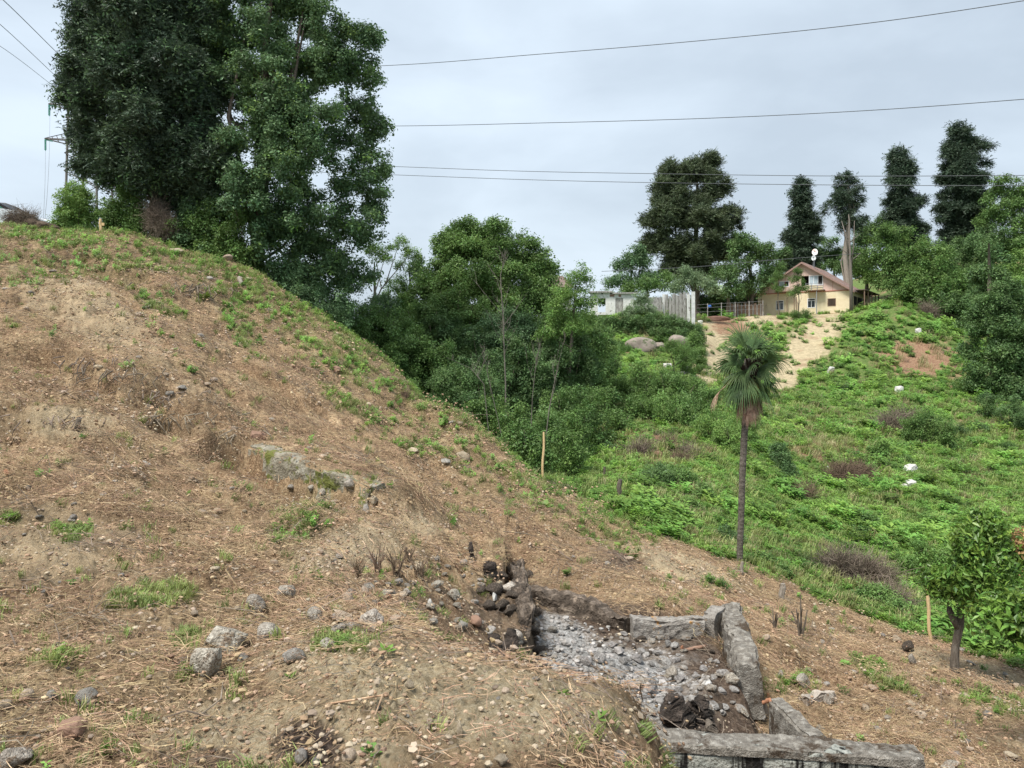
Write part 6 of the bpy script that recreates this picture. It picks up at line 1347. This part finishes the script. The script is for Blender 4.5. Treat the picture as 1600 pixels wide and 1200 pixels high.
LM = [(118, 672, 'cut root'), (14, 812, 'leftmost seedling'), (112, 835, 'green seedling above the tufts'), (135, 1090, 'smooth grey rounded stone'), (113, 1138, 'reddish oblong stone'), (20, 1182, 'bottom-left corner lump'), (228, 727, 'white scrap'),
      (190, 590, 'upper dug step'), (275, 660, 'lower dug step'), (404, 686, 'wood offcut'), (470, 735, 'mossy footing'), (480, 830, 'green patch under the footing'), (345, 1010, 'largest grey boulder'), (422, 990, 'flat pale-topped rock'), (400, 943, 'squared concrete lump'),
      (582, 970, 'large rusty-sided rock'), (492, 962, 'dark porous rock'), (600, 895, 'dead weed stalks'), (655, 890, 'round yellowish stone'), (708, 930, 'grey rock by the burnt side'), (515, 1008, 'pipe-like lump'), (603, 1020, 'wide-leaved seedling'), (718, 1138, 'long buff stone'), (480, 1165, 'charred patch'),
      (580, 1180, 'green mound-foot plant'), (782, 1187, 'orange-buff stone'), (880, 1085, 'ash-side mound edge'), (722, 716, 'largest pale ridge stone'), (645, 704, 'small ridge stone'), (526, 578, 'rust-coloured clod'), (420, 485, 'crest green-patch stone'), (376, 445, 'short pale log'), (285, 455, 'hanging roots'),
      (848, 741, 'ridge stake'), (850, 795, 'bright slope plant'), (960, 880, 'small burnt patch'), (1120, 915, 'pit corner weeds'), (1156, 880, 'palm foot'), (1252, 1000, 'dead upright stems'), (1222, 925, 'pale cut stub'), (1240, 1070, 'seedling clump by the wall'), (1275, 1096, 'concrete ledge'), (1365, 1078, 'long pale chip'),
      (1418, 1012, 'dark hollow lump'), (1491, 1052, 'citrus trunk'), (1455, 1003, 'bent stake'), (1485, 1197, 'bottom-edge grey stone'), (1588, 1072, 'right-edge buff stone'), (1430, 1110, 'stones above the near wall end'), (1320, 1040, 'right-slope seedling'), (1560, 1150, 'bottom right corner')]
LMP = [(1048, 1052, 'angular pale rock'), (1142, 1060, 'sharp grey rock'), (1062, 1110, 'tall charred stump'), (1088, 1125, 'low charred stump'), (846, 1020, 'sooty rock by the ash'), (1080, 1012, 'red stick'), (930, 960, 'burnt back wall'), (1040, 985, 'lichened back wall'), (1118, 985, 'corner pillar'), (1170, 1060, 'right wall foot'), (900, 1090, 'mound-side ash edge'), (950, 1030, 'ash centre'), (880, 990, 'far left ash corner'), (810, 950, 'burnt ridge')]
def place_label(head, u, v, lms):
    q = min(lms, key=lambda l: (l[0]-u)**2 + 1.6*(l[1]-v)**2); dx, dy = u - q[0], v - q[1]
    far = math.hypot(dx, dy) > 45
    rel = ('right of' if dx > 0 else 'left of') if abs(dx) > 1.3*abs(dy) else ('below' if dy > 0 else 'above')
    return f"{head} {'some way ' if far else 'just '}{rel} the {q[2]}"
# counted field stones, sharing a few shapes
def strew(n, pick, size, mats, label, group, name='stone', shapes=6, kind='rock', cuts=5, dmin=0, cat='stone', inpit=False):
    k = 0; tries = 0
    while k < n and tries < n*60:
        tries += 1; u, v = pick(); p = hit(u, v, 2.6)
        if p.y > 31: continue
        if inpit and pit_sd(np.array(p.x), np.array(p.y)) < .18: continue
        s_ = size(p.y); m = random.choice(mats); lb_ = place_label(label + ' ' + {'stone_pale': 'buff', 'stone': 'grey-brown', 'rubble': 'rough grey', 'ash': 'ash-white', 'conc_burnt': 'blackened'}[m] + ' ' + cat, u, v, LMP if inpit else LM)
        stone(name, lb_, cat, p, (s_*random.uniform(.8, 1.3), s_, s_*random.uniform(.6, 1)), m, random.random()*6.28, (random.uniform(-.3, .3), random.uniform(-.3, .3)), kind, seed=random.randint(1, shapes), group=group, sink=random.uniform(.1, .35), cuts=cuts, sub=2); k += 1
strew(150, lambda: (random.uniform(0, 1000), 420 + random.random()*760), lambda d: random.uniform(.004, .0075)*d**.9 * (1 if d > 5 else .8), ['stone_pale', 'stone_pale', 'stone'], 'small loose', 'small loose stones on the slope')
strew(70, lambda: (random.uniform(500, 760), random.uniform(870, 990)), lambda d: random.uniform(.02, .06), ['stone_pale', 'rubble', 'stone', 'rubble'], 'small', 'small stones of the rubble strip', shapes=8)
strew(110, lambda: (random.uniform(845, 1180), random.uniform(975, 1125)), lambda d: random.uniform(.025, .085), ['ash', 'rubble', 'ash', 'conc_burnt', 'stone'], 'angular', 'ash-dusted rocks in the pit', name='ash_rock', shapes=12, cuts=10, cat='rock', inpit=True)
strew(70, lambda: (random.uniform(1190, 1600), random.uniform(930, 1190)), lambda d: random.uniform(.02, .06), ['stone_pale', 'stone'], 'little', 'small stones of the right slope')
strew(24, lambda: (random.uniform(870, 1060), random.uniform(1010, 1110)), lambda d: random.uniform(.05, .11), ['ash'], 'larger chunky', 'white chunks in the ash', name='ash_chunk', shapes=9, cuts=9, cat='rock', inpit=True)
# single long twigs
for i in range(46):
    u, v = random.uniform(0, 1560), random.uniform(560, 1190); p = hs(u, v)
    if p.y > 24 or (850 < u < 1180 and v > 950): continue
    a = random.random()*6.28; l = random.uniform(.25, .55) * (p.y/7)**.5; e1 = Vector((p.x + math.cos(a)*l, p.y + math.sin(a)*l, 0)); e1.z = G(e1.x, e1.y, .02 + random.random()*.05); md_ = p.lerp(e1, .5); md_.z = max(G(md_.x, md_.y), md_.z) + .03 + random.random()*.04
    md_ += Vector((random.gauss(0, .06), random.gauss(0, .06), 0))
    mb = MB(); r = .0035 + .0004*p.y; mb.tube([Vector((0, 0, .015)), md_ - p, e1 - p], [r, r, r*.5], 5); o = mb.build('fallen_twig', M['straw' if i % 2 else 'twig'], None, fix=False); o.location = p
    tag(o, place_label('long %s twig lying' % ('straw-coloured' if i % 2 else 'brown'), u, v, LM), 'twig', 'long twigs on the slope')
# big-leaved seedlings
def seedling(lb, u, v, s_, n_=6, key='herb'):
    p = hs(u, v); root = empty('seedling', p, label=lb, cat='plant', group='green seedlings on the cleared slope'); mb = MB()
    for i in range(n_):
        a = i*2.4 + random.random(); el = random.uniform(.2, .9); d_ = Vector((math.cos(a)*math.cos(el), math.sin(a)*math.cos(el), math.sin(el))); b_ = d_.cross(Vector((0, 0, 1))).normalized(); c0 = d_*s_*.4
        mb.add([Vector((0, 0, 0)), c0 + d_*s_*.3 + b_*s_*.3, c0 + d_*s_*.75 + Vector((0, 0, -.1*s_)), c0 + d_*s_*.3 - b_*s_*.3, c0 + d_*s_*.35 - Vector((0, 0, .03*s_))], [(0, 1, 4), (0, 4, 3), (1, 2, 4), (4, 2, 3)])
    mb.build('leaf', M['herb'], root, fix=False)['kind'] = 'stuff'
for lb, u, v, s_, n_ in [('broad-leaved seedling at the left edge of the slope', 14, 812, .10, 14), ('green seedling on the left slope above the mossy tufts', 112, 835, .09, 12), ('seedling with wide leaves on the top of the sand mound', 603, 1020, .055, 5), ('small seedling left of the sand mound top', 455, 1060, .04, 5), ('green plant at the bottom of the sand mound', 580, 1180, .05, 7), ('seedling among the dead weeds by the rubble', 530, 1012, .05, 9),
                         ('low seedling beside the square-cut boulder', 290, 1045, .05, 8), ('bright plant on the cleared slope below the valley bush', 850, 795, .22, 16), ('seedling clump right of the pit wall', 1240, 1070, .08, 14), ('seedling on the right slope above the stones', 1320, 1040, .09, 12), ('bright fern-like plant near the upper dug step', 320, 470, .30, 18), ('plant on the slope below the crest bush', 90, 1025, .05, 9), ('seedling on the left slope by the dug step', 130, 685, .10, 8),
                         ('small seedling at the pit\'s near ash edge', 935, 1125, .05, 5), ('small seedling on the right of the mound', 880, 1085, .035, 6)]:
    seedling(lb, u, v, s_, n_)

# ------------------------------------------------------------------ hilltop: dirt pile, car, pylon, wires
M['pile_soil'] = mat('pile_soil', [(.07, .05, .035), (.16, .12, .085)], scale=5, bump=1)
dp = P(42, 352, 27.5); root = empty('dirt_pile', Vector((dp.x, dp.y, G(dp.x, dp.y) - .1)), label='heap of dark soil and roots on the crest in front of the car', cat='dirt pile')
me_ = rock_mesh(31, 4, 0, .35, .12, 1.0); me_.materials.append(M['pile_soil']); o = bpy.data.objects.new('soil', me_); C.objects.link(o); o.parent = root; o.scale = (.75, .5, .36); o.location = (-.05, 0, .08)
o = bpy.data.objects.new('soil', me_); C.objects.link(o); o.parent = root; o.scale = (.55, .5, .25); o.location = (.5, 0, .05)
pts = shell([(root.location + Vector((-.1, -.1, .35)), .45)], 26, .5, .6); scatter('roots', pts, rndrot(len(pts), 1), rng.uniform(.3, .7, len(pts)), PR['brush'], root)
M['car_paint'] = mat('car_paint', [(.62, .66, .70), (.66, .70, .74)], scale=1, rough=.25, bump=0, spec=.6); M['tyre'] = mat('tyre', [(.02, .02, .02), (.03, .03, .03)], scale=5, bump=0); M['black_plastic'] = mat('black_trim', [(.012, .012, .014), (.02, .02, .022)], scale=5, rough=.4, bump=0)
M['green_glass'] = mat('tinted_glass', [(.02, .14, .09), (.05, .26, .17)], scale=2, rough=.05, bump=0, spec=.7)
cb_ = P(-14, 352, 30.5); cb_.z = P(0, 346, 30.5).z - .98 + .34
car = empty('parked_car', cb_, R(0), label='silvery car with black window frame on the hilltop, cut by the left edge', cat='car')
prof = [(-2.1, .35), (-2.15, .75), (-1.95, .98), (-1.1, 1.02), (.75, .98), (1.75, .82), (2.1, .68), (2.12, .35)]
for s in (0,):
    mb = MB(); mb.prism(prof, -.85, .85, lambda p_, y: Vector((p_[0], y, p_[1]))); mb.build('body', M['car_paint'], car, bevel=.05, smooth=False)
    rp = [(-1.75, .99), (-1.2, 1.42), (-.6, 1.52), (.1, 1.48), (.55, 1.32), (1.22, .96)]
    mb = MB(); mb.prism(rp, -.70, .70, lambda p_, y: Vector((p_[0], y, p_[1]))); mb.build('cabin', M['black_plastic'], car, bevel=.04)
    for y in (-.705, .705):
        mb = MB(); mb.add([(-1.3, y, 1.05), (-.35, y, 1.05), (-.35, y, 1.42), (-1.0, y, 1.36)], [(0, 1, 2, 3)]); mb.build('side_window', M['glass'], car)
        mb = MB(); mb.add([(.38, y, 1.05), (.95, y, 1.04), (.72, y, 1.16), (.40, y, 1.28)], [(0, 1, 2, 3)]); mb.build('side_window', M['green_glass'], car)
for x in (-1.35, 1.35):
    for y in (-.80, .80):
        mb = MB(); mb.tube([(x, y - .1, .32), (x, y + .1, .32)], .32, 24); wl = mb.build('wheel', M['tyre'], car)
        mb = MB(); mb.tube([(x, y - .104, .32), (x, y + .104, .32)], .19, 16); mb.build('rim', M['steel'], wl)
for y in (-.62, .62): MB().box((2.08, y - .16, .58), (2.14, y + .16, .70)).build('headlight', M['white_paint'], car)
# pylon behind the conifer
M['pylon'] = mat('pylon_steel', [(.10, .09, .085), (.18, .165, .155)], scale=3, bump=0); M['insulator'] = mat('glass_insulator', [(.14, .42, .36), (.22, .55, .48)], scale=3, rough=.2, bump=0)
dP = 75.; pb_ = P(140, 420, dP); pb_.z = 3.5; root = empty('pylon', pb_, label='lattice power pylon with green glass insulators behind the dark conifer', cat='pylon')
def PP(u, v, dy=0): return P(u, v, dP) + Vector((0, dy, 0)) - pb_
def beam(mb, a_, b_, r=.05): mb.tube([a_, b_], r, 4)
for dy in (-1, 1):
    for (ub, ut) in ((113, 121), (167, 159)):
        mb = MB(); beam(mb, Vector((PP(ub, 300).x, dy*1.7, 0)), Vector((PP(ut, 40).x, dy*1.1, PP(ut, 40).z)), .11); mb.build('leg', M['pylon'], root)
levels = [300, 272, 245, 218, 190, 162, 134, 106, 78, 50]
mb = MB()
for a_, b_ in zip(levels, levels[1:]):
    for dy in (-1.5, 1.5):
        l0, r0_ = 113 + (300-a_)*.031, 167 - (300-a_)*.031; l1, r1_ = 113 + (300-b_)*.031, 167 - (300-b_)*.031
        beam(mb, PP(l0, a_, dy), PP(r1_, b_, dy), .05); beam(mb, PP(r0_, a_, dy), PP(l1, b_, dy), .05); beam(mb, PP(l1, b_, dy), PP(r1_, b_, dy), .04)
mb.build('lattice', M['pylon'], root, fix=False)
for v_, tip in ((222, 70), (168, 76)):
    mb = MB()
    for dy in (-1.2, 1.2):
        beam(mb, PP(116, v_ + 3, dy), PP(tip, v_ - 5), .06); beam(mb, PP(118, v_ - 9, dy), PP(tip, v_ - 6), .05)
        for k in range(5):
            f = k/5; beam(mb, PP(116, v_+3, dy).lerp(PP(tip, v_-5), f), PP(118, v_-9, dy).lerp(PP(tip, v_-6), f + .1), .035)
    beam(mb, PP(162, v_ + 3), PP(210, v_ - 5), .06); mb.build('cross_arm', M['pylon'], root, fix=False)
    mb = MB(); q0 = PP(tip + 1, v_ - 4); z = 0
    for k in range(9): mb.tube([q0 + Vector((0, 0, -.08 - k*.11)), q0 + Vector((0, 0, -.14 - k*.11))], [.12, .07], 8)
    mb.tube([q0, q0 + Vector((0, 0, -1.1))], .04, 5); mb.build('insulator', M['insulator'], root, fix=False)
    mb = MB(); q1 = PP(tip + 12, v_ - 1); mb.tube([PP(tip, v_ - 4), q1], .05, 6); mb.build('insulator', M['insulator'], root)
M['wire'] = mat('power_line', [(.10, .105, .11), (.13, .135, .14)], scale=1, bump=0)
def wire(lb, pts, r, cat='power line', group='overhead power lines'):
    base = pts[0].copy(); mb = MB()
    # smooth through the given points
    n = len(pts); q = []
    for i in range(n - 1):
        p0, p1, p2, p3 = pts[max(i-1, 0)], pts[i], pts[i+1], pts[min(i+2, n-1)]
        for t in np.linspace(0, 1, 12, endpoint=(i == n-2)):
            q.append(.5*((2*p1) + (p2-p0)*t + (2*p0-5*p1+4*p2-p3)*t*t + (3*p1-p0-3*p2+p3)*t**3) - base)
    mb.tube(q, r, 5); o = mb.build('power_line', M['wire'], None, fix=False); o.location = base; tag(o, lb, cat, group)
wire('topmost overhead line rising to the upper right corner', [P(300, 108, 52), P(590, 103, 46), P(850, 84, 41), P(1100, 63, 37), P(1350, 37, 33), P(1600, 1, 30), P(1900, -50, 27)], .017)
wire('second overhead line from the top across the sky', [P(300, 195, 54), P(595, 197, 48), P(850, 192, 43), P(1100, 185, 39), P(1350, 173, 36), P(1600, 155, 33), P(1900, 130, 30)], .017)
wire('upper line of the low pair crossing the far conifers', [P(300, 250, 62), P(610, 260, 56), P(800, 267, 52), P(1000, 271, 48), P(1300, 275, 44), P(1600, 274, 40), P(1900, 270, 37)], .018)
wire('lower line of the low pair crossing the far conifers', [P(300, 262, 62), P(610, 273, 56), P(800, 280, 52), P(1000, 285, 48), P(1300, 289, 44), P(1600, 290, 40), P(1900, 288, 37)], .018)
wire('thin sagging cable reaching the ridge of the yellow house', [P(940, 424, 84), P(1010, 421, 84), P(1100, 416, 84), P(1200, 407, 86), P(1290, 400, 90), P(1345, 396, 94)], .028, 'cable')
wire('thick line running down from the top left corner', [P(-120, -110, 40), P(5, 0, 46), P(95, 88, 60), P(121, 110, 74)], .024)
wire('middle thin line at the top left running to the pylon', [P(-120, -60, 44), P(0, 38, 52), P(85, 117, 68), P(110, 140, 75)], .022)
wire('lowest thin line at the top left running to the pylon', [P(-120, 5, 48), P(0, 72, 55), P(80, 132, 70), P(110, 155, 75)], .018)
wire('left hanging conductor below the lower pylon arm', [P(71, 236, 75), P(70.5, 280, 60), P(68, 340, 45), P(64, 420, 36)], .010)
wire('right hanging conductor below the upper pylon arm', [P(78, 182, 75), P(77, 240, 62), P(74, 300, 50), P(70, 345, 44), P(66, 420, 36)], .010)
